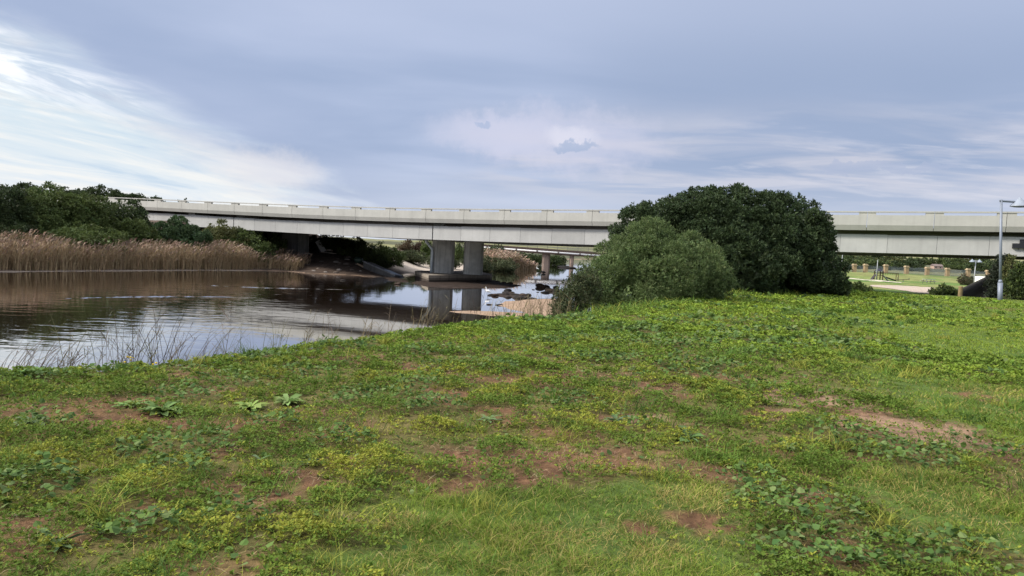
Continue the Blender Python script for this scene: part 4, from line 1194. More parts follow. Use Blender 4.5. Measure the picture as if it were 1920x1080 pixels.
m = MB().col(0.30, 0.22, 0.15); dv = (b2 - a); m.tube([(0, 0, 0.25), tuple(dv * 0.5 + np.array([0, 0, 0.16])), tuple(dv + np.array([0, 0, 0.1]))], [0.10, 0.14, 0.09], 7); o = m.build('driftwood_log', M_wood, None); o.location = a; tag(o, 'pale weathered driftwood log below the green barrel on the mud', 'log')
c = at(600, 472); m = MB().col(0.50, 0.49, 0.49); m.box((-0.36, -0.03, 0), (0.36, 0.03, 1.75), rot=Matrix.Rotation(math.radians(-34), 3, 'Y')); o = m.build('board', M_paint, None); o.location = (c[0] + 0.55, c[1], c[2] + 0.05); tag(o, 'pale board leaning upright on the debris mound under the bridge', 'board')
c = at(616, 475); m = MB().col(0.42, 0.36, 0.31); m.box((-1.0, -0.3, 0.0), (1.0, 0.3, 0.10), rot=Matrix.Rotation(0.06, 3, 'Y')); o = m.build('plank', M_wood, None); o.location = (c[0], c[1], c[2] + 0.03); tag(o, 'pale plank lying flat on the mound beside the leaning board', 'plank')
c = at(570, 476.5); m = MB().col(0.36, 0.33, 0.30); m.box((-0.9, -0.25, 0.0), (0.9, 0.25, 0.12)); o = m.build('plank', M_wood, None); o.location = (c[0], c[1], c[2] + 0.03); tag(o, 'greyish plank lying at the foot of the dark pier wall', 'plank')

ROCK = []
for k in range(5):
    mb = MB().col(*[(0.022, 0.018, 0.016), (0.03, 0.023, 0.018), (0.018, 0.016, 0.015), (0.045, 0.031, 0.023), (0.026, 0.021, 0.018)][k])
    mb.blob((0, 0, 0), (0.5, 0.42, 0.24), seed=k + 3, rough=0.38, sub=3)
    me_o = mb.build('rock', M_rock, None, smooth=True); ROCK.append(me_o)
spots = []
def scatter(poly, n, lo, hi):
    pl_ = np.array(poly, float); c0, c1 = pl_.min(0), pl_.max(0); k = 0
    while k < n:
        q = np.array([rng.uniform(c0[0], c1[0]), rng.uniform(c0[1], c1[1])])
        if closeddist(np.array([q[0]]), np.array([q[1]]), pl_)[0] > 0:
            spots.append((q[0], q[1], rng.uniform(lo, hi), 'dark wet rock in the shallows beside the bridge pier', 'rocks round the pier')); k += 1
scatter([(790, 531), (850, 536), (930, 538), (975, 537), (955, 530), (925, 527)], 46, 0.5, 1.3)
scatter([(905, 553), (935, 548), (962, 548), (965, 552), (930, 557)], 12, 0.5, 1.1)
for px, py, s in ((945, 532, 1.5), (951, 534, 1.2), (956, 535.5, 1.0), (946, 539, 1.1), (952, 545, 1.6), (930, 555, 1.3), (940, 553, 1.4), (950, 553.5, 1.6), (961, 554, 1.8), (970, 554.5, 1.6), (978, 556, 1.5), (965, 558, 1.8), (975, 559.5, 1.6), (985, 558, 1.2), (990, 554, 1.4), (988, 558.5, 0.9), (955, 558, 1.4), (998, 561, 1.2), (918, 571.5, 0.8), (937, 572.5, 1.0)):
    spots.append((px, py, s, 'dark rock in the loose row of stones before the sand bar', 'stones before the sand bar'))
for px, py, s in ((1016, 539, 2.2), (1026, 538.5, 2.1), (1028, 544, 1.6), (1036, 546, 2.3), (1022, 549, 1.5), (1043, 540, 1.8), (1001, 543.5, 0.8), (1046, 549, 1.8), (1008, 548, 0.5)):
    spots.append((px, py, s, 'dark rock standing in bright water left of the slope bush', 'stones in the bright water'))
for px, py, s, lb in ((1061, 502, 6.5, 'long flat dark rock in the bright channel beyond the far pier'), (745, 533, 1.2, 'pale stone in the shallows left of the bridge pier'), (644, 526, 1.1, 'pale flat stone alone in the dark brown water'), (1012, 511.8, 1.0, 'tiny dark stone left of the black waterbird')):
    spots.append((px, py, s, lb, None))
for i, (px, py, s, lb, gp) in enumerate(spots):
    c = G(px, py, WZ); src = ROCK[i % 5]
    o = src if i < 5 else src.copy()
    if i >= 5: COL.objects.link(o)
    o.location = (c[0], c[1], WZ + 0.02 * s); o.rotation_euler = (0, 0, rng.uniform(0, 6)); s *= 0.62 if s < 3 else 0.8; o.scale = (s * rng.uniform(0.8, 1.2), s * rng.uniform(0.7, 1.1), s * rng.uniform(0.5, 0.9) if s < 3 else 1.4)
    tag(o, lb, 'rock', gp)
def small_stone(px, py, s, tint, lb, gp):
    c = at(px, py); mb = MB().col(*tint); mb.blob((0, 0, 0), (0.5 * s, 0.4 * s, 0.25 * s), seed=int(px), rough=0.35, sub=2); o = mb.build('stone', M_rock, None); o.location = c; tag(o, lb, 'stone', gp)
for k in range(34):
    small_stone(rng.uniform(545, 700), rng.uniform(482, 512), rng.uniform(0.25, 0.75), [(0.22, 0.19, 0.165), (0.10, 0.085, 0.07), (0.15, 0.12, 0.10)][k % 3], 'small stone on the debris mound under the bridge', 'stones on the debris mound')


def egret(px, py, s, z, label):
    c = G(px, py, z); r = empty('egret', c, label, 'egret')
    m = MB().col(0.80, 0.79, 0.76)
    m.tube([(0.30 * s, 0, 0.26 * s), (0.22 * s, 0, 0.30 * s), (0.05 * s, 0, 0.36 * s), (-0.10 * s, 0, 0.40 * s), (-0.16 * s, 0, 0.50 * s), (-0.12 * s, 0, 0.60 * s), (-0.15 * s, 0, 0.68 * s), (-0.22 * s, 0, 0.68 * s)],
           [0.01 * s, 0.06 * s, 0.12 * s, 0.09 * s, 0.04 * s, 0.032 * s, 0.04 * s, 0.02 * s], 10)
    m.build('body', M_plume, r, smooth=True)
    m = MB().col(0.35, 0.24, 0.05); m.tube([(-0.21 * s, 0, 0.68 * s), (-0.33 * s, 0, 0.66 * s)], [0.015 * s, 0.003 * s], 6); m.build('bill', M_paint, r)
    for y in (-0.04, 0.04):
        m = MB().col(0.03, 0.03, 0.03); m.tube([(0.02 * s, y * s, 0.28 * s), (0.04 * s, y * s, 0.13 * s), (0.0, y * s, -0.06 * s)], 0.010 * s, 6); m.build('leg', M_paint, r)


egret(914, 553.5, 1.0, WZ + 0.05, 'small white egret standing on a stone by the bridge pier')
egret(1007.3, 507.5, 1.1, WZ + 0.02, 'tiny white egret wading in front of the far sand bank')
c = G(1018.5, 512.5, WZ); r = empty('waterbird', c, 'black waterbird on the calm water beyond the bridge pier', 'waterbird')
m = MB().col(0.012, 0.012, 0.012); m.tube([(0.45, 0, 0.18), (0.3, 0, 0.2), (0, 0, 0.22), (-0.25, 0, 0.24), (-0.33, 0, 0.4), (-0.32, 0, 0.52), (-0.42, 0, 0.52)], [0.02, 0.14, 0.24, 0.14, 0.06, 0.08, 0.03], 10); m.build('body', M_plume, r, smooth=True)
m = MB().col(0.3, 0.2, 0.05); m.tube([(-0.41, 0, 0.52), (-0.55, 0, 0.50)], [0.025, 0.006], 6); m.build('bill', M_paint, r)


# ------------------------------------------------------------------ foreground ground cover
def scatter_pts(bands, half=41):
    out = []
    for r0_, r1_, dens in bands:
        n = int(0.5 * (r1_ ** 2 - r0_ ** 2) * math.radians(2 * half) * dens)
        r = np.sqrt(rng.uniform(r0_ ** 2, r1_ ** 2, n)); a = np.radians(rng.uniform(-half, half, n))
        x, y = np.sin(a) * r, np.cos(a) * r
        out.append(np.stack([x, y, r], 1))
        n = int(n * 22 / (2 * half) * 0.55)            # thinner cover just beyond the frame
        r = np.sqrt(rng.uniform(r0_ ** 2, r1_ ** 2, n)); a = np.radians(np.where(rng.uniform(0, 1, n) < 0.85, rng.uniform(half, half + 19, n), rng.uniform(-half - 4, -half, n)))
        out.append(np.stack([np.sin(a) * r, np.cos(a) * r, r], 1))
    p = np.concatenate(out)
    dn = polydist(p[:, 0], p[:, 1], CREST)
    keep = (dn > -1.3)
    p = p[keep]
    return p


def blades(p, h, w, lean, col, bend=0.5):
    n = len(p); z = height(p[:, 0], p[:, 1]) - 0.005
    a = rng.uniform(0, 2 * PI, n); dx = np.cos(a) * lean * h; dy = np.sin(a) * lean * h
    tt = np.array([0, 0.5, 1.0])
    pts = np.stack([p[:, 0:1] + dx[:, None] * tt ** 1.6, p[:, 1:2] + dy[:, None] * tt ** 1.6, z[:, None] + h[:, None] * (tt - bend * np.minimum(lean, 1.5)[:, None] * 0.35 * tt ** 2)], -1)
    wid = w[:, None] * np.array([1.0, 0.85, 0.15])
    return strips(pts, wid, col)


# lawn grass
gp = scatter_pts([(2.1, 4.2, 9000), (4.2, 6.5, 6500), (6.5, 10, 3200), (10, 17, 1300), (17, 30, 480), (30, 52, 150)])
soil, weedy, mal, yel = masks(gp[:, 0], gp[:, 1])
dens = (0.13 + 0.87 * (1 - weedy)) * (1 - 0.93 * soil) * (1 - 0.7 * mal)
dens = np.maximum(dens, 0.5 * sstep(14, 22, gp[:, 1]))
clump = fbm(gp[:, 0] * 5, gp[:, 1] * 5, 91, 3)
dens = dens * (0.45 + 1.0 * sstep(0.3, 0.6, clump))
k = rng.uniform(0, 1, len(gp)) < dens
gp = gp[k]; clump = clump[k]; soil = soil[k]; weedy = weedy[k]; yel = yel[k]
n = len(gp); r = gp[:, 2]
lush = fbm(gp[:, 0] * 0.9, gp[:, 1] * 0.9, 33, 3)
h = (0.022 + 0.024 * sstep(0.4, 0.7, clump) + 0.022 * sstep(0.5, 0.7, lush)) * rng.uniform(0.6, 1.5, n)
w = np.maximum(0.0032, 0.00075 * r) * rng.uniform(0.7, 1.4, n)
lean = rng.uniform(0.2, 2.0, n)
hue = fbm(gp[:, 0] * 1.6, gp[:, 1] * 1.6, 44, 4)
g1 = np.array([0.100, 0.170, 0.028]); g2 = np.array([0.180, 0.255, 0.040]); g3 = np.array([0.36, 0.31, 0.12])
mixv = sstep(0.3, 0.7, hue + 0.12 * rng.normal(size=n))[:, None]
col = g1 * (1 - mixv) + g2 * mixv
DRY = wells([(1330, 965, 150, 50), (1150, 1015, 120, 40), (1480, 1005, 80, 34), (1790, 890, 90, 14), (1500, 905, 60, 14), (700, 985, 70, 20), (1850, 740, 80, 10)])
drm = emask(gp[:, 0], gp[:, 1], DRY, 0.6, 18, 0.8, 2.2)
dry = (rng.uniform(0, 1, n) < 0.08 + 0.45 * drm + 0.25 * sstep(0.45, 0.7, fbm(gp[:, 0] * 0.8, gp[:, 1] * 0.8, 66, 3)) * (1 - sstep(8, 14, r)))[:, None]
col = np.where(dry, g3, col)
ym = (yel * 0.45)[:, None]; col = col * (1 - ym) + np.array([0.26, 0.26, 0.05]) * ym
farb = sstep(9, 20, r)[:, None]; col = col * (1 - 0.5 * farb) + np.array([0.210, 0.300, 0.042]) * 0.5 * farb
col = np.clip(col * vary((1, 1, 1), n, 0.22, 0.08), 0.005, 1)
G1 = blades(gp, h, w, lean, col)
# tall tufts: longer grass in scattered tussocks
tc_ = scatter_pts([(2.1, 7, 2.2), (7, 14, 1.1), (14, 34, 0.35)])
tv = [(i[0], i[1]) for i in tc_] + [tuple(G(x, y, 2)[:2]) for x, y in ((120, 890), (1480, 865), (1510, 880), (900, 960), (960, 1000), (800, 1000), (1290, 880), (1560, 690), (1620, 680), (380, 1030), (190, 980), (640, 1010), (1660, 990), (1230, 900), (1250, 905))]
TP = []; 
for (x, y) in tv:
    kk = rng.integers(25, 70); s = rng.uniform(0.04, 0.11)
    TP.append(np.stack([x + rng.normal(size=kk) * s, y + rng.normal(size=kk) * s, np.full(kk, math.hypot(x, y)), np.full(kk, rng.uniform(0.7, 1.5)), np.full(kk, rng.uniform())], 1))
fr = np.array([G(x, y, 2)[:2] for x, y in ((1085, 590), (1150, 583), (1220, 574), (1300, 564), (1360, 556), (1420, 551), (1500, 552), (1560, 553), (1610, 550))])
for _ in range(260):
    t_ = rng.uniform(0, len(fr) - 1.001); a_i = int(t_); q_ = fr[a_i] + (fr[a_i + 1] - fr[a_i]) * (t_ - a_i); kk = rng.integers(10, 26)
    rr_ = math.hypot(*q_); sc_ = rr_ * 0.006
    TP.append(np.stack([q_[0] + rng.normal(size=kk) * 0.25, q_[1] + 0.3 + rng.normal(size=kk) * 0.7, np.full(kk, rr_), np.full(kk, rng.uniform(1.2, 2.6)), np.full(kk, rng.uniform())], 1))
TP = np.concatenate(TP); n = len(TP)
sl_, wd_, _, _ = masks(TP[:, 0], TP[:, 1]); TPk = (rng.uniform(0, 1, n) > sl_ * 0.6); TP = TP[TPk]; n = len(TP)
c2 = np.where((TP[:, 4] < 0.3)[:, None], np.array([0.24, 0.27, 0.055]), np.where((TP[:, 4] < 0.75)[:, None], np.array([0.10, 0.185, 0.035]), np.array([0.07, 0.13, 0.03])))
G2 = blades(TP, rng.uniform(0.07, 0.17, n) * TP[:, 3], np.maximum(0.005, 0.0009 * TP[:, 2]) * rng.uniform(0.7, 1.3, n), rng.uniform(0.3, 1.6, n), np.clip(c2 * vary((1, 1, 1), n, 0.2, 0.06), 0.005, 1))
V, Q, c = join([G1, G2])
tag(link('grass', np_mesh('grass', V, Q, c), M_herb), 'short lawn grass with longer tufts on the near bank', 'grass', kind='stuff')

# dry straw on the bare soil
sp_ = scatter_pts([(2.1, 6, 700), (6, 11, 420), (11, 18, 130)])
soil, weedy, mal, yel = masks(sp_[:, 0], sp_[:, 1])
k = rng.uniform(0, 1, len(sp_)) < np.clip(0.10 + 0.8 * soil, 0, 1) * (0.25 + 0.75 * weedy)
sp_ = sp_[k]; n = len(sp_); z = height(sp_[:, 0], sp_[:, 1])
a = rng.uniform(0, 2 * PI, n); L = rng.uniform(0.02, 0.10, n); dx = np.cos(a) * L; dy = np.sin(a) * L
pts = np.stack([np.stack([sp_[:, 0] + dx * t, sp_[:, 1] + dy * t, z + 0.006 + rng.uniform(0, 0.015, n) + (0.012 * math.sin(3 * t))], 1) for t in (0, 0.5, 1)], 1)
cs = np.array([(0.34, 0.23, 0.13), (0.25, 0.15, 0.09), (0.16, 0.09, 0.055), (0.42, 0.32, 0.19)])[rng.integers(0, 4, n)] * vary((1, 1, 1), n, 0.2)
V, Q, c = strips(pts, np.maximum(0.0022, 0.0005 * sp_[:, 2])[:, None] * np.array([0.8, 1, 0.5]), cs)
tag(link('straw_litter', np_mesh('straw_litter', V, Q, c), M_dry), 'dry straw and dead stems on the bare soil patches', 'straw', kind='stuff')

# creeping small-leaved weeds: sprigs of five to seven leaves
wp = scatter_pts([(2.1, 4.2, 2100), (4.2, 6.5, 1700), (6.5, 10, 1000), (10, 17, 400), (17, 30, 110), (30, 48, 30)])
soil, weedy, mal, yel = masks(wp[:, 0], wp[:, 1])
dens = np.clip(0.03 + 0.97 * weedy, 0, 1) * (1 - 0.90 * soil) * (1 - 0.6 * mal)
cl = fbm(wp[:, 0] * 3.2, wp[:, 1] * 3.2, 17, 3)
dens = dens * (0.18 + 0.95 * sstep(0.36, 0.56, cl))
k = rng.uniform(0, 1, len(wp)) < dens
wp = wp[k]; yel = yel[k]; cl = cl[k]; n = len(wp); r = wp[:, 2]
kk = 6
lift = (0.008 + 0.065 * sstep(0.40, 0.72, cl)) * rng.uniform(0.35, 1.3, n)
base = np.stack([wp[:, 0], wp[:, 1], height(wp[:, 0], wp[:, 1]) + lift], 1)
yl = sstep(0.30, 0.85, 0.30 * yel + 1.25 * (fbm(wp[:, 0] * 1.9, wp[:, 1] * 1.9, 23, 4) - 0.26) + 0.16 * rng.normal(size=n))[:, None]
far_ = sstep(8, 15, r)[:, None]; yl = yl * (1 - 0.75 * far_)
cg = np.array([0.115, 0.190, 0.032]); cy = np.array([0.29, 0.325, 0.050])
cc = cg * (1 - yl) + cy * yl
lightg = sstep(0.4, 0.65, fbm(wp[:, 0] * 0.7, wp[:, 1] * 0.7, 52, 3))[:, None] * far_; cc = cc * (1 + 0.25 * far_); cc = cc * (1 - 0.5 * lightg) + np.array([0.29, 0.41, 0.052]) * 0.5 * lightg
cc = cc * vary((1, 1, 1), n, 0.18, 0.07)
a = rng.uniform(0, 2 * PI, n)[:, None] + np.arange(kk)[None] * 2 * PI / kk + rng.normal(size=(n, kk)) * 0.3
el = rng.uniform(0.0, 0.9, (n, kk))
t = np.stack([np.cos(a) * np.cos(el), np.sin(a) * np.cos(el), np.sin(el)], -1).reshape(-1, 3)
wv = unit(np.cross(t, np.array([0, 0, 1.0]) + rng.normal(size=t.shape) * 0.35))
sz = np.repeat(np.maximum(0.020, 0.0032 * r) * rng.uniform(0.7, 1.45, n), kk) * rng.uniform(0.7, 1.25, n * kk)
me = leaf_mesh('creeping_weeds', np.repeat(base, kk, 0) + rng.normal(size=(n * kk, 3)) * np.array([0.008, 0.008, 0.004]), t, wv, sz, sz * 0.55, np.clip(np.repeat(cc, kk, 0) * vary((1, 1, 1), n * kk, 0.15, 0.06), 0.004, 1), fold=-0.12)
tag(link('creeping_weeds', me, M_herb), 'low creeping yellow-green weeds covering the bank', 'weeds', kind='stuff')

# mallow-like broad leaves in dark patches
mp_ = scatter_pts([(2.1, 4.5, 800), (4.5, 7, 620), (7, 11, 340), (11, 18, 120), (18, 32, 36), (32, 46, 8)])
soil, weedy, mal, yel = masks(mp_[:, 0], mp_[:, 1])
k = rng.uniform(0, 1, len(mp_)) < np.clip(mal * 1.0 + 0.035 * weedy, 0, 1)
mp_ = mp_[k]; mal = mal[k]; n = len(mp_); r = mp_[:, 2]
hgt = (0.025 + 0.13 * mal * fbm(mp_[:, 0] * 3, mp_[:, 1] * 3, 19, 2)) * rng.uniform(0.5, 1.3, n)
a = rng.uniform(0, 2 * PI, n); el = rng.normal(size=n) * 0.28 + 0.12
t = np.stack([np.cos(a) * np.cos(el), np.sin(a) * np.cos(el), np.sin(el)], 1)
wv = unit(np.cross(t, np.array([0, 0, 1.0]) + rng.normal(size=t.shape) * 0.38))
sz = np.maximum(0.034, 0.0042 * r) * rng.uniform(0.6, 1.55, n)
pb_ = np.array([(0.070, 0.130, 0.036), (0.085, 0.155, 0.040), (0.062, 0.115, 0.036), (0.105, 0.18, 0.046), (0.14, 0.20, 0.075)])[rng.integers(0, 5, n)]
base = np.stack([mp_[:, 0], mp_[:, 1], height(mp_[:, 0], mp_[:, 1]) + hgt], 1)
me = leaf_mesh('broadleaf_weeds', base, t, wv, sz, sz * 1.05, np.clip(pb_ * vary((1, 1, 1), n, 0.2, 0.07), 0.004, 1), fold=0.10, hexa=True, droop=0.12)
tag(link('broadleaf_weeds', me, M_herb), 'patches of darker broad-leaved weeds over the bank', 'weeds', kind='stuff')


# single rosettes and larger weeds one can point to
def rosette(px, py, rad, nl, col, label, wr=0.32, rise=0.5):
    c = GT(px, py); c[2] = H1(c[0], c[1])
    parts = []
    tt = np.array([0, 0.3, 0.65, 1.0])
    a = rng.uniform(0, 2 * PI) + np.arange(nl) * 2.4 + rng.normal(size=nl) * 0.2; L = rad * rng.uniform(0.6, 1.15, nl); el = rise * rng.uniform(0.3, 1.5, nl)
    V = []; Qd = []; Cc = []
    for i in range(nl):
        d = np.array([math.cos(a[i]), math.sin(a[i]), 0]); s = np.array([-d[1], d[0], 0.25 * rng.normal()])
        for j, tj in enumerate(tt):
            q = d * L[i] * tj + np.array([0, 0, L[i] * (math.tan(el[i]) * tj - 0.75 * el[i] * tj ** 2) + 0.01])
            ww = L[i] * wr * (0.62 + 0.5 * ((i * 37) % 10) / 10) * [0.25, 0.85, 1.0, 0.08][j]
            cv = np.array([0, 0, ww * 0.14])
            V += [q - s * ww / 2 + cv, q, q + s * ww / 2 + cv]
        o = i * 12
        for j in range(3):
            b = o + j * 3
            Qd += [(b, b + 1, b + 4, b + 3), (b + 1, b + 2, b + 5, b + 4)]
        Cc.append(np.repeat(vary(col, 1, 0.15, 0.05), 12, 0))
    me = np_mesh('weed_rosette', np.array(V), np.array(Qd), np.concatenate(Cc), True)
    o = link('weed_rosette', me, M_herb); o.location = c
    tag(o, label, 'weed', 'single weeds in the grass')


for a_ in [(1290, 826, 0.17, 20, (0.075, 0.135, 0.05), 'spiky dark green weed rosette beside the bare soil right of centre'),
           (1478, 846, 0.16, 16, (0.13, 0.19, 0.075), 'pale green long-leaved rosette left of the large bare patch'),
           (305, 775, 0.21, 34, (0.12, 0.20, 0.065), 'largest pale broad-leaved weed in the left foreground'),
           (245, 765, 0.16, 22, (0.13, 0.21, 0.07), 'light green weed just left of the largest pale broad-leaved weed'),
           (470, 770, 0.17, 26, (0.17, 0.25, 0.07), 'yellow-green leafy weed right of the largest pale broad-leaved weed'),
           (540, 757, 0.18, 30, (0.15, 0.23, 0.08), 'yellow-green serrated weed furthest right in the left weed row'),
           (65, 800, 0.20, 11, (0.12, 0.18, 0.09), 'pale grey-green weed with drooping leaves near the left edge'),
           (150, 742, 0.17, 10, (0.2, 0.26, 0.06), 'small bright yellow-green weed above the left bare soil'),
           (488, 868, 0.10, 6, (0.13, 0.20, 0.10), 'lone upright oval-leaved seedling in the yellow weeds'),
           (585, 872, 0.13, 9, (0.09, 0.15, 0.07), 'grey-green narrow rosette right of the oval-leaved seedling'),
           (105, 1030, 0.14, 12, (0.10, 0.165, 0.07), 'broad strap-leaved rosette near the bottom left corner'),
           (200, 690, 0.18, 14, (0.085, 0.16, 0.045), 'dark leafy weed on the bank lip by the dry reeds at left'),
           (40, 708, 0.22, 18, (0.075, 0.15, 0.045), 'dark leafy weed clump on the bank lip at the left edge'),
           (1155, 792, 0.15, 14, (0.085, 0.145, 0.075), 'bluish broad-leaved weed above the central bare soil'),
           (915, 792, 0.14, 12, (0.12, 0.19, 0.09), 'pale weed with rounded leaves left of the central bare soil'),
           (1585, 640, 0.30, 12, (0.14, 0.20, 0.12), 'whitish-leaved weed standing in the middle of the lawn')]:
    rosette(*a_)


# dry reed and grass clumps on the lip of the bank
def bank_clump(px, py, n, hpx, label, cols, lean=(0.15, 0.0), group='dry clumps along the bank lip', flowers=0, spread=0.25, wid=0.006, ground_z=None):
    q = G(px, py, 1.95); c = np.array([q[0], q[1], 0]); c[:2] += np.array([-0.25, 0.30]); c[2] = H1(c[0], c[1])
    Z = (c - EYE) @ fw; hm = hpx * Z / F + (2.0 - c[2])
    r = empty('dry_reed_clump', c, label, 'dry reeds', group)
    x = rng.normal(size=n) * spread; y = rng.normal(size=n) * 0.15
    z = height(c[0] + x, c[1] + y) - c[2] - 0.02
    h = hm * rng.uniform(0.35, 1.0, n) ** 0.8
    h[0] = hm
    lx = rng.normal(size=n) * 0.22 + lean[0]; ly = rng.normal(size=n) * 0.15
    tt = np.array([0, 0.3, 0.6, 0.85, 1.0])
    pts = np.stack([x[:, None] + (lx * h)[:, None] * tt ** 1.7, y[:, None] + (ly * h)[:, None] * tt ** 1.7, z[:, None] + h[:, None] * (tt - 0.12 * tt ** 3 * np.abs(lx)[:, None] * 2)], -1)
    base = np.array(cols)[rng.integers(0, len(cols), n)] * vary((1, 1, 1), n, 0.2, 0.06)
    wd = wid * rng.uniform(0.6, 1.5, n)
    V, Q, cl_ = strips(pts, wd[:, None] * np.array([1, 0.95, 0.8, 0.6, 0.25]), base)
    V2, Q2, c2_ = strips(pts + 0.0005, wd[:, None] * np.array([1, 0.95, 0.8, 0.6, 0.25]), base)
    V, Q, cl_ = join([(V, Q, cl_), (V2, Q2, c2_)])
    link('stems', np_mesh('stems', V, Q, np.clip(cl_, 0.004, 1)), M_dry, r)
    parts = []
    for k in range(4):
        f = rng.uniform(0.2, 0.95, n); sel = rng.uniform(0, 1, n) < 0.75
        b = np.stack([x + lx * h * f ** 1.7, y + ly * h * f ** 1.7, z + h * f * 0.98], 1)[sel]
        m_ = sel.sum(); a = rng.uniform(0, 2 * PI, m_); ll = rng.uniform(0.06, 0.22, m_) * min(1.5, hm)
        dv = np.stack([np.cos(a), np.sin(a) * 0.6, rng.uniform(0.1, 1.3, m_)], 1)
        lp = np.stack([b, b + dv * (ll * 0.5)[:, None], b + dv * ll[:, None] + np.array([0, 0, -0.5]) * (ll * rng.uniform(0, 1, m_))[:, None]], 1)
        parts.append(strips(lp, np.broadcast_to(wid * np.array([0.8, 1.2, 0.25]), (m_, 3)), base[sel] * vary((1.1, 1.05, 1), m_, 0.15)))
    V, Q, cl_ = join(parts)
    link('dry_leaves', np_mesh('dry_leaves', V, Q, np.clip(cl_, 0.004, 1)), M_dry, r)
    for f in range(flowers):
        m = MB().col(0.62, 0.50, 0.04); fx = -0.1 + 0.28 * f; fz = hm * 0.38 - 0.04 * f
        for kq in range(5): m.blob((fx + rng.normal() * 0.03, rng.normal() * 0.03, fz + rng.normal() * 0.025), (0.016, 0.016, 0.012), seed=kq, sub=1)
        m.col(0.08, 0.13, 0.03); m.tube([(fx, 0, 0), (fx, 0, fz - 0.01)], 0.004, 5); m.build('yellow_flower', M_herb, r)
    return r


GR = [(0.24, 0.19, 0.135), (0.16, 0.125, 0.09), (0.30, 0.245, 0.175)]
GN = [(0.13, 0.15, 0.06), (0.16, 0.16, 0.075), (0.20, 0.19, 0.10)]
TAN = [(0.33, 0.26, 0.15), (0.26, 0.20, 0.12), (0.20, 0.16, 0.09)]
for a_ in [((25, 705), 22, 88, 'thin grey dry stalks at the far left edge of the bank lip', GR, (0.45, 0)),
           ((75, 700), 16, 92, 'slanting reddish dry stalks second from the left edge', [(0.17, 0.10, 0.075), (0.20, 0.15, 0.11)], (0.75, 0)),
           ((105, 694), 20, 60, 'low tangle of grey stalks between slanting stalks and upright green stem', GR, (0.5, 0)),
           ((128, 693), 9, 92, 'upright greyish-green stem with few leaves left of the leafy bank lip', GN, (0.02, 0)),
           ((165, 688), 18, 62, 'grey stalks leaning right behind the leafy bank lip', GR, (0.35, 0)),
           ((240, 684), 26, 118, 'dense dark upright dry reeds with a bent tip left of the yellow flowers', [(0.10, 0.078, 0.055), (0.14, 0.105, 0.075)], (0.05, 0)),
           ((275, 680), 20, 75, 'dry stalks with two yellow flowers among them', GR + GN, (0.05, 0)),
           ((304, 676), 10, 118, 'tallest single dark reed stem right of the yellow flowers', [(0.075, 0.06, 0.045), (0.10, 0.08, 0.06)], (-0.06, 0)),
           ((322, 674), 18, 70, 'fine dry stalks just right of the tallest single reed', GR, (0.25, 0)),
           ((362, 672), 18, 58, 'stalks leaning right with drooping tips on the bank lip', GR, (0.55, 0)),
           ((410, 669), 14, 50, 'short stalks with a hooked tip on the bank lip', GR, (0.3, 0)),
           ((450, 664), 14, 62, 'pale green upright shoots beyond the hooked stalks', GN, (0.15, 0)),
           ((500, 658), 12, 55, 'thin green shoots in front of the bright water', GN, (0.1, 0)),
           ((530, 652), 10, 40, 'short green shoots near the middle of the bank lip', GN, (0.1, 0)),
           ((585, 645), 16, 62, 'pale arching grass heads over the grey bridge reflection', TAN, (0.4, 0)),
           ((625, 642), 12, 60, 'straw stalks right of the arching grass heads', TAN + GR, (0.2, 0)),
           ((700, 632), 14, 44, 'sparse low stalks before the dark bridge reflection', TAN + GR, (0.2, 0)),
           ((745, 626), 12, 48, 'sparse stalks left of the pier reflection', TAN + GR, (0.15, 0)),
           ((800, 620), 16, 60, 'straw stalks in front of the left pier reflection', TAN, (0.2, 0)),
           ((835, 616), 12, 52, 'straw stalks in front of the right pier reflection', TAN, (0.1, 0)),
           ((908, 606), 9, 62, 'dark woody stalk with a side twig in front of the sand spit', [(0.12, 0.095, 0.07)], (0.08, 0)),
           ((955, 602), 18, 46, 'straw stalks before the tip of the sand bar', TAN, (0.1, 0)),
           ((985, 600), 26, 50, 'tan dry grass clump before the sand bar', TAN, (0.1, 0)),
           ((1018, 598), 28, 52, 'tan dry grass clump left of the slope bush', TAN, (0.1, 0)),
           ((1045, 594), 22, 60, 'tallest tan grass stalks touching the slope bush', TAN, (0.05, 0)),
           ((1075, 592), 16, 44, 'dry stalks at the foot of the slope bush', TAN, (0.0, 0))]:
    bank_clump(a_[0][0], a_[0][1], a_[1], a_[2], a_[3], a_[4], a_[5], flowers=2 if 'two yellow' in a_[3] else 0, spread=0.16 if a_[0][0] < 640 else 0.25, wid=0.0065 if a_[0][0] < 640 else 0.009)
q = GT(1095, 588); 
fl = empty('yellow_wildflower', (q[0], q[1], H1(q[0], q[1])), 'yellow wildflower with two heads at the foot of the grey-green bush', 'flower')
for k in range(3):
    m = MB().col(0.60, 0.47, 0.03)
    for j in range(4): m.blob((k * 0.10 - 0.1 + rng.normal() * 0.02, rng.normal() * 0.02, 0.27 + 0.06 * (k == 1) + rng.normal() * 0.02), (0.03, 0.03, 0.02), seed=j, sub=1)
    m.build('flower_head', M_herb, fl)
m = MB().col(0.07, 0.12, 0.03)
for k in range(3): m.tube([(0, 0, -0.03), (k * 0.10 - 0.1, 0, 0.26)], 0.008, 5)
m.build('stem', M_herb, fl)

# ------------------------------------------------------------------ camera
cam = bpy.data.cameras.new('camera'); co = bpy.data.objects.new('camera', cam); COL.objects.link(co)
cam.sensor_width = 36.0; cam.lens = F / 1920 * 36.0; cam.clip_start = 0.1; cam.clip_end = 12000
Mx = Matrix.Identity(4)
for i in range(3):
    Mx[i][0] = RV[i]; Mx[i][1] = UV[i]; Mx[i][2] = -fw[i]; Mx[i][3] = EYE[i]
co.matrix_world = Mx
SC.camera = co

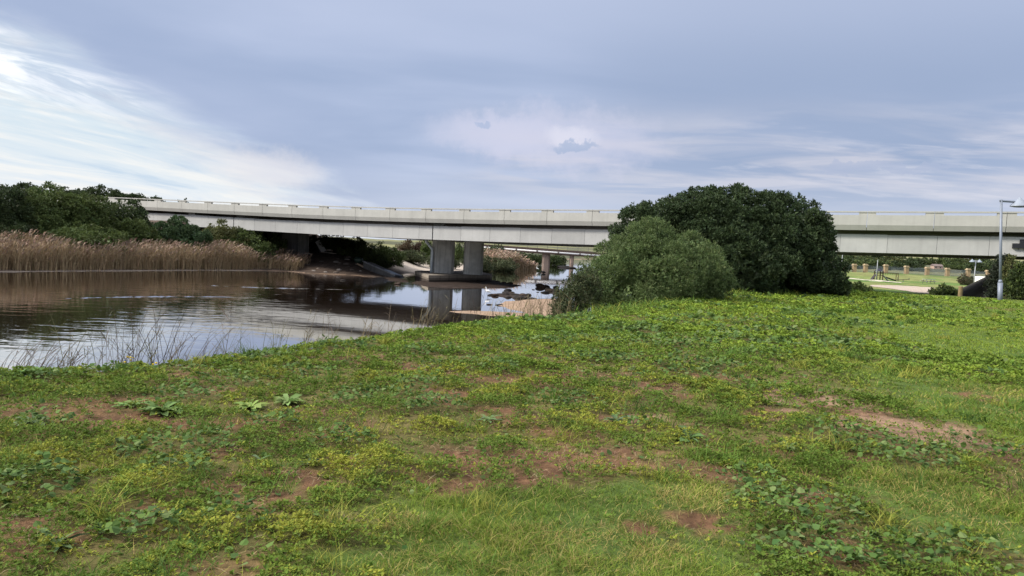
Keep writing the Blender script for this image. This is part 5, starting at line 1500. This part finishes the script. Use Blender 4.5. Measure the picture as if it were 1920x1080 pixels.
# ------------------------------------------------------------------ sun and sky
SUN = Vector((-0.80, -0.12, 0.60)).normalized()
sun = bpy.data.lights.new('sun', 'SUN'); sun.energy = 4.2; sun.angle = math.radians(10); sun.color = (1.0, 0.94, 0.84)
so = bpy.data.objects.new('sun', sun); COL.objects.link(so); so.location = (0, 0, 60)
so.rotation_euler = SUN.to_track_quat('Z', 'Y').to_euler()

W_ = bpy.data.worlds.new('World'); SC.world = W_; W_.use_nodes = True
nt = W_.node_tree; nt.nodes.clear()
N = nt.nodes.new; LK = nt.links.new


def mth(op, a, b=None, c=None, clamp=False):
    n = N('ShaderNodeMath'); n.operation = op; n.use_clamp = clamp
    for i, v in enumerate((a, b, c)):
        if v is None: continue
        if isinstance(v, (int, float)): n.inputs[i].default_value = v
        else: LK(v, n.inputs[i])
    return n.outputs[0]


def vm(op, a, b=None):
    n = N('ShaderNodeVectorMath'); n.operation = op
    for i, v in enumerate((a, b)):
        if v is None: continue
        if isinstance(v, (tuple, list, Vector)): n.inputs[i].default_value = tuple(v)
        else: LK(v, n.inputs[i])
    return n.outputs['Value'] if op == 'DOT_PRODUCT' else n.outputs['Vector']


def ss(v, a, b, lo=0.0, hi=1.0):
    n = N('ShaderNodeMapRange'); n.interpolation_type = 'SMOOTHSTEP'
    LK(v, n.inputs['Value'])
    n.inputs['From Min'].default_value = a; n.inputs['From Max'].default_value = b; n.inputs['To Min'].default_value = lo; n.inputs['To Max'].default_value = hi
    return n.outputs['Result']


def noise(vec, scale, detail=5, rough=0.55, dist=0.0):
    n = N('ShaderNodeTexNoise'); n.inputs['Scale'].default_value = scale; n.inputs['Detail'].default_value = detail
    n.inputs['Roughness'].default_value = rough; n.inputs['Distortion'].default_value = dist
    LK(vec, n.inputs['Vector']); return n.outputs['Fac']


def mixc(f, a, b):
    n = N('ShaderNodeMix'); n.data_type = 'RGBA'
    if isinstance(f, (int, float)): n.inputs['Factor'].default_value = f
    else: LK(f, n.inputs['Factor'])
    for s, v in ((6, a), (7, b)):
        if isinstance(v, tuple): n.inputs[s].default_value = (*v, 1)
        else: LK(v, n.inputs[s])
    return n.outputs[2]


tc = N('ShaderNodeTexCoord'); D = tc.outputs['Generated']
sep = N('ShaderNodeSeparateXYZ'); LK(D, sep.inputs[0]); dx_, dy_, dz_ = sep.outputs
zc = mth('ADD', mth('MAXIMUM', dz_, 0.0), 0.10)
cmb = N('ShaderNodeCombineXYZ'); LK(mth('DIVIDE', dx_, zc), cmb.inputs[0]); LK(mth('DIVIDE', dy_, zc), cmb.inputs[1])
q = cmb.outputs[0]


def rotq(deg, sx, sy, loc=(0, 0, 0)):
    r = N('ShaderNodeMapping'); r.inputs['Rotation'].default_value = (0, 0, math.radians(deg)); LK(q, r.inputs['Vector'])
    n = N('ShaderNodeMapping'); n.inputs['Scale'].default_value = (sx, sy, 1); n.inputs['Location'].default_value = loc
    LK(r.outputs[0], n.inputs['Vector']); return n.outputs[0]


def dirv(px, py):
    v = ray(px, py); return Vector(v / np.linalg.norm(v))


S10 = lambda c: tuple(v * 10 for v in c)
sky = N('ShaderNodeTexSky'); sky.sky_type = 'NISHITA'; sky.sun_disc = False
sky.sun_elevation = math.asin(SUN.z); sky.sun_rotation = math.atan2(SUN.x, SUN.y) % (2 * PI)
# the overcast deck: slate-blue sheet with broad soft mottling
nA = noise(rotq(0, 0.50, 0.85), 0.9, 5, 0.5, 0.3)
nB = noise(rotq(8, 1.0, 2.0, (3, 1, 0)), 1.0, 6, 0.55, 0.5)
base = mixc(ss(nA, 0.36, 0.66), S10((0.315, 0.390, 0.560)), S10((0.430, 0.495, 0.665)))
# slate band on the right
bd = ss(vm('DOT_PRODUCT', D, dirv(1560, 165)), 0.93, 0.995)
base = mixc(mth('MULTIPLY', bd, 0.75), base, S10((0.280, 0.350, 0.505)))
top = ss(dz_, 0.20, 0.34)
base = mixc(mth('MULTIPLY', top, 0.60), base, S10((0.445, 0.505, 0.665)))
# pale streaks low on the right
el = mth('MULTIPLY', ss(dz_, 0.045, 0.10), ss(dz_, 0.215, 0.12))
stk = mth('MULTIPLY', ss(mth('ADD', nB, mth('MULTIPLY', nA, 0.35)), 0.56, 0.80), mth('MULTIPLY', el, ss(dx_, -0.16, 0.06)))
base = mixc(mth('MULTIPLY', stk, 0.95), base, S10((0.520, 0.530, 0.620)))
lowr = mth('MULTIPLY', ss(dz_, 0.13, 0.02), 0.75)
base = mixc(lowr, base, S10((0.53, 0.575, 0.695)))
brt = mth('MULTIPLY', mth('MULTIPLY', ss(noise(rotq(6, 1.5, 3.0, (7, 2, 0)), 1.0, 6, 0.6, 0.4), 0.50, 0.68), el), ss(dx_, 0.08, 0.34))
base = mixc(mth('MULTIPLY', brt, 0.42), base, S10((0.68, 0.67, 0.735)))
# a bright patch with two small dark scuds
warp = vm('SCALE', noise(rotq(0, 3.5, 3.5), 1.0, 6, 0.65) , None) if False else None
n3 = N('ShaderNodeTexNoise'); n3.inputs['Scale'].default_value = 34; n3.inputs['Detail'].default_value = 6; n3.inputs['Roughness'].default_value = 0.62; LK(D, n3.inputs['Vector'])
wv_ = vm('SUBTRACT', n3.outputs['Color'], (0.5, 0.5, 0.5))


def spot(px, py, rx, ry, wamt):
    c = dirv(px, py); rt = Vector((c.y, -c.x, 0)).normalized(); upv_ = rt.cross(c)
    n = N('ShaderNodeVectorMath'); n.operation = 'SCALE'; LK(wv_, n.inputs[0]); n.inputs['Scale'].default_value = wamt
    dd = vm('ADD', D, n.outputs['Vector'])
    a = mth('DIVIDE', vm('DOT_PRODUCT', dd, rt), rx); b = mth('DIVIDE', mth('SUBTRACT', vm('DOT_PRODUCT', dd, upv_), upv_.dot(c)), ry)
    d2 = mth('ADD', mth('MULTIPLY', a, a), mth('MULTIPLY', b, b))
    front = ss(vm('DOT_PRODUCT', D, c), 0.80, 0.9)
    return mth('MULTIPLY', ss(d2, 1.0, 0.0), front)


base = mixc(mth('MULTIPLY', spot(1055, 262, 0.17, 0.055, 0.07), 0.62), base, S10((0.565, 0.57, 0.70)))
base = mixc(mth('MULTIPLY', spot(920, 250, 0.11, 0.035, 0.05), 0.5), base, S10((0.58, 0.585, 0.72)))
base = mixc(mth('MULTIPLY', spot(1068, 258, 0.045, 0.018, 0.03), 0.55), base, S10((0.72, 0.71, 0.80)))
base = mixc(mth('MULTIPLY', ss(spot(1072, 275, 0.042, 0.0085, 0.050), 0.0, 1.0), 0.75), base, S10((0.33, 0.405, 0.575)))
base = mixc(mth('MULTIPLY', ss(spot(908, 233, 0.017, 0.005, 0.040), 0.05, 1.0), 0.65), base, S10((0.34, 0.42, 0.60)))
base = mixc(mth('MULTIPLY', ss(spot(1660, 315, 0.10, 0.008, 0.05), 0.12, 0.65), 0.6), base, S10((0.37, 0.42, 0.57)))
# cloud edge on the left: beyond it thin bright sky
d1 = dirv(10, 30); d2 = dirv(585, 345); nrm = d1.cross(d2).normalized()
if nrm.dot(dirv(60, 330)) < 0: nrm = -nrm
edge_n = noise(rotq(14, 1.6, 0.8, (2, 5, 0)), 1.3, 6, 0.55, 0.4)
sd = mth('ADD', vm('DOT_PRODUCT', D, nrm), mth('MULTIPLY', mth('SUBTRACT', edge_n, 0.5), 0.10))
Lm = ss(sd, -0.030, 0.070)
Lm = mth('MULTIPLY', Lm, ss(dz_, 0.40, 0.24))
st2 = mth('ADD', mth('MULTIPLY', noise(rotq(17, 3.0, 0.85, (1.4, 3, 0)), 1.1, 7, 0.60, 0.9), 0.5), mth('MULTIPLY', noise(rotq(15, 1.5, 1.0, (6.2, 1, 0)), 1.0, 6, 0.58, 1.2), 0.5))
pale = mixc(ss(dz_, 0.02, 0.12), S10((0.70, 0.745, 0.80)), S10((0.60, 0.69, 0.76)))
thin = mixc(mth('MULTIPLY', ss(st2, 0.44, 0.62), 0.9), pale, S10((0.80, 0.80, 0.79)))
thin = mixc(mth('MULTIPLY', ss(st2, 0.46, 0.32), 0.75), thin, S10((0.46, 0.58, 0.72)))
# grey bellies and the glaring rims high on the left
rim = noise(rotq(15, 2.4, 1.0, (4.3, 8, 0)), 1.1, 7, 0.62, 1.1)
hi = ss(dz_, 0.11, 0.17)
thin = mixc(mth('MULTIPLY', mth('MULTIPLY', ss(rim, 0.50, 0.36), hi), 0.75), thin, S10((0.50, 0.545, 0.64)))
glow = mth('MULTIPLY', ss(rim, 0.47, 0.64), mth('MULTIPLY', hi, ss(vm('DOT_PRODUCT', D, dirv(-60, 110)), 0.955, 0.998)))
thin = mixc(glow, thin, S10((1.08, 1.08, 1.05)))
base = mixc(Lm, base, thin)
# dark underside just outside the edge
und = mth('MULTIPLY', mth('MULTIPLY', ss(sd, -0.15, -0.05), ss(sd, 0.012, -0.03)), mth('MULTIPLY', ss(dx_, -0.1, -0.28), ss(dz_, 0.32, 0.22)))
base = mixc(mth('MULTIPLY', und, 0.5), base, S10((0.315, 0.385, 0.555)))
warm = spot(505, 318, 0.085, 0.035, 0.04)
base = mixc(mth('MULTIPLY', warm, 0.55), base, S10((0.76, 0.725, 0.735)))
# the deck thins overhead and towards the veiled sun
base = mixc(mth('MULTIPLY', ss(dz_, 0.36, 0.7), 0.85), base, S10((0.56, 0.575, 0.60)))
up = mth('MULTIPLY', ss(dz_, 0.36, 0.80), 1.8)
sunw = mth('MULTIPLY', ss(vm('DOT_PRODUCT', D, SUN), 0.55, 1.0), 2.2)
gain = mth('ADD', 1.0, mth('ADD', up, mth('MULTIPLY', sunw, ss(dz_, 0.30, 0.5))))
n = N('ShaderNodeVectorMath'); n.operation = 'SCALE'; LK(base, n.inputs[0]); LK(gain, n.inputs['Scale'])
mixn = N('ShaderNodeMix'); mixn.data_type = 'RGBA'; mixn.inputs['Factor'].default_value = 0.94
LK(sky.outputs['Color'], mixn.inputs[6]); LK(n.outputs['Vector'], mixn.inputs[7])
bg = N('ShaderNodeBackground'); bg.inputs['Strength'].default_value = 0.1; LK(mixn.outputs[2], bg.inputs['Color'])
ow = N('ShaderNodeOutputWorld'); LK(bg.outputs[0], ow.inputs['Surface'])

SC.view_settings.view_transform = 'Standard'; SC.view_settings.look = 'None'
SC.view_settings.exposure = 0.26; SC.view_settings.gamma = 1.0; SC.view_settings.use_curve_mapping = False
SC.cycles.max_bounces = 6; SC.cycles.transparent_max_bounces = 4; SC.cycles.diffuse_bounces = 3; SC.cycles.glossy_bounces = 3
SC.cycles.use_denoising = True
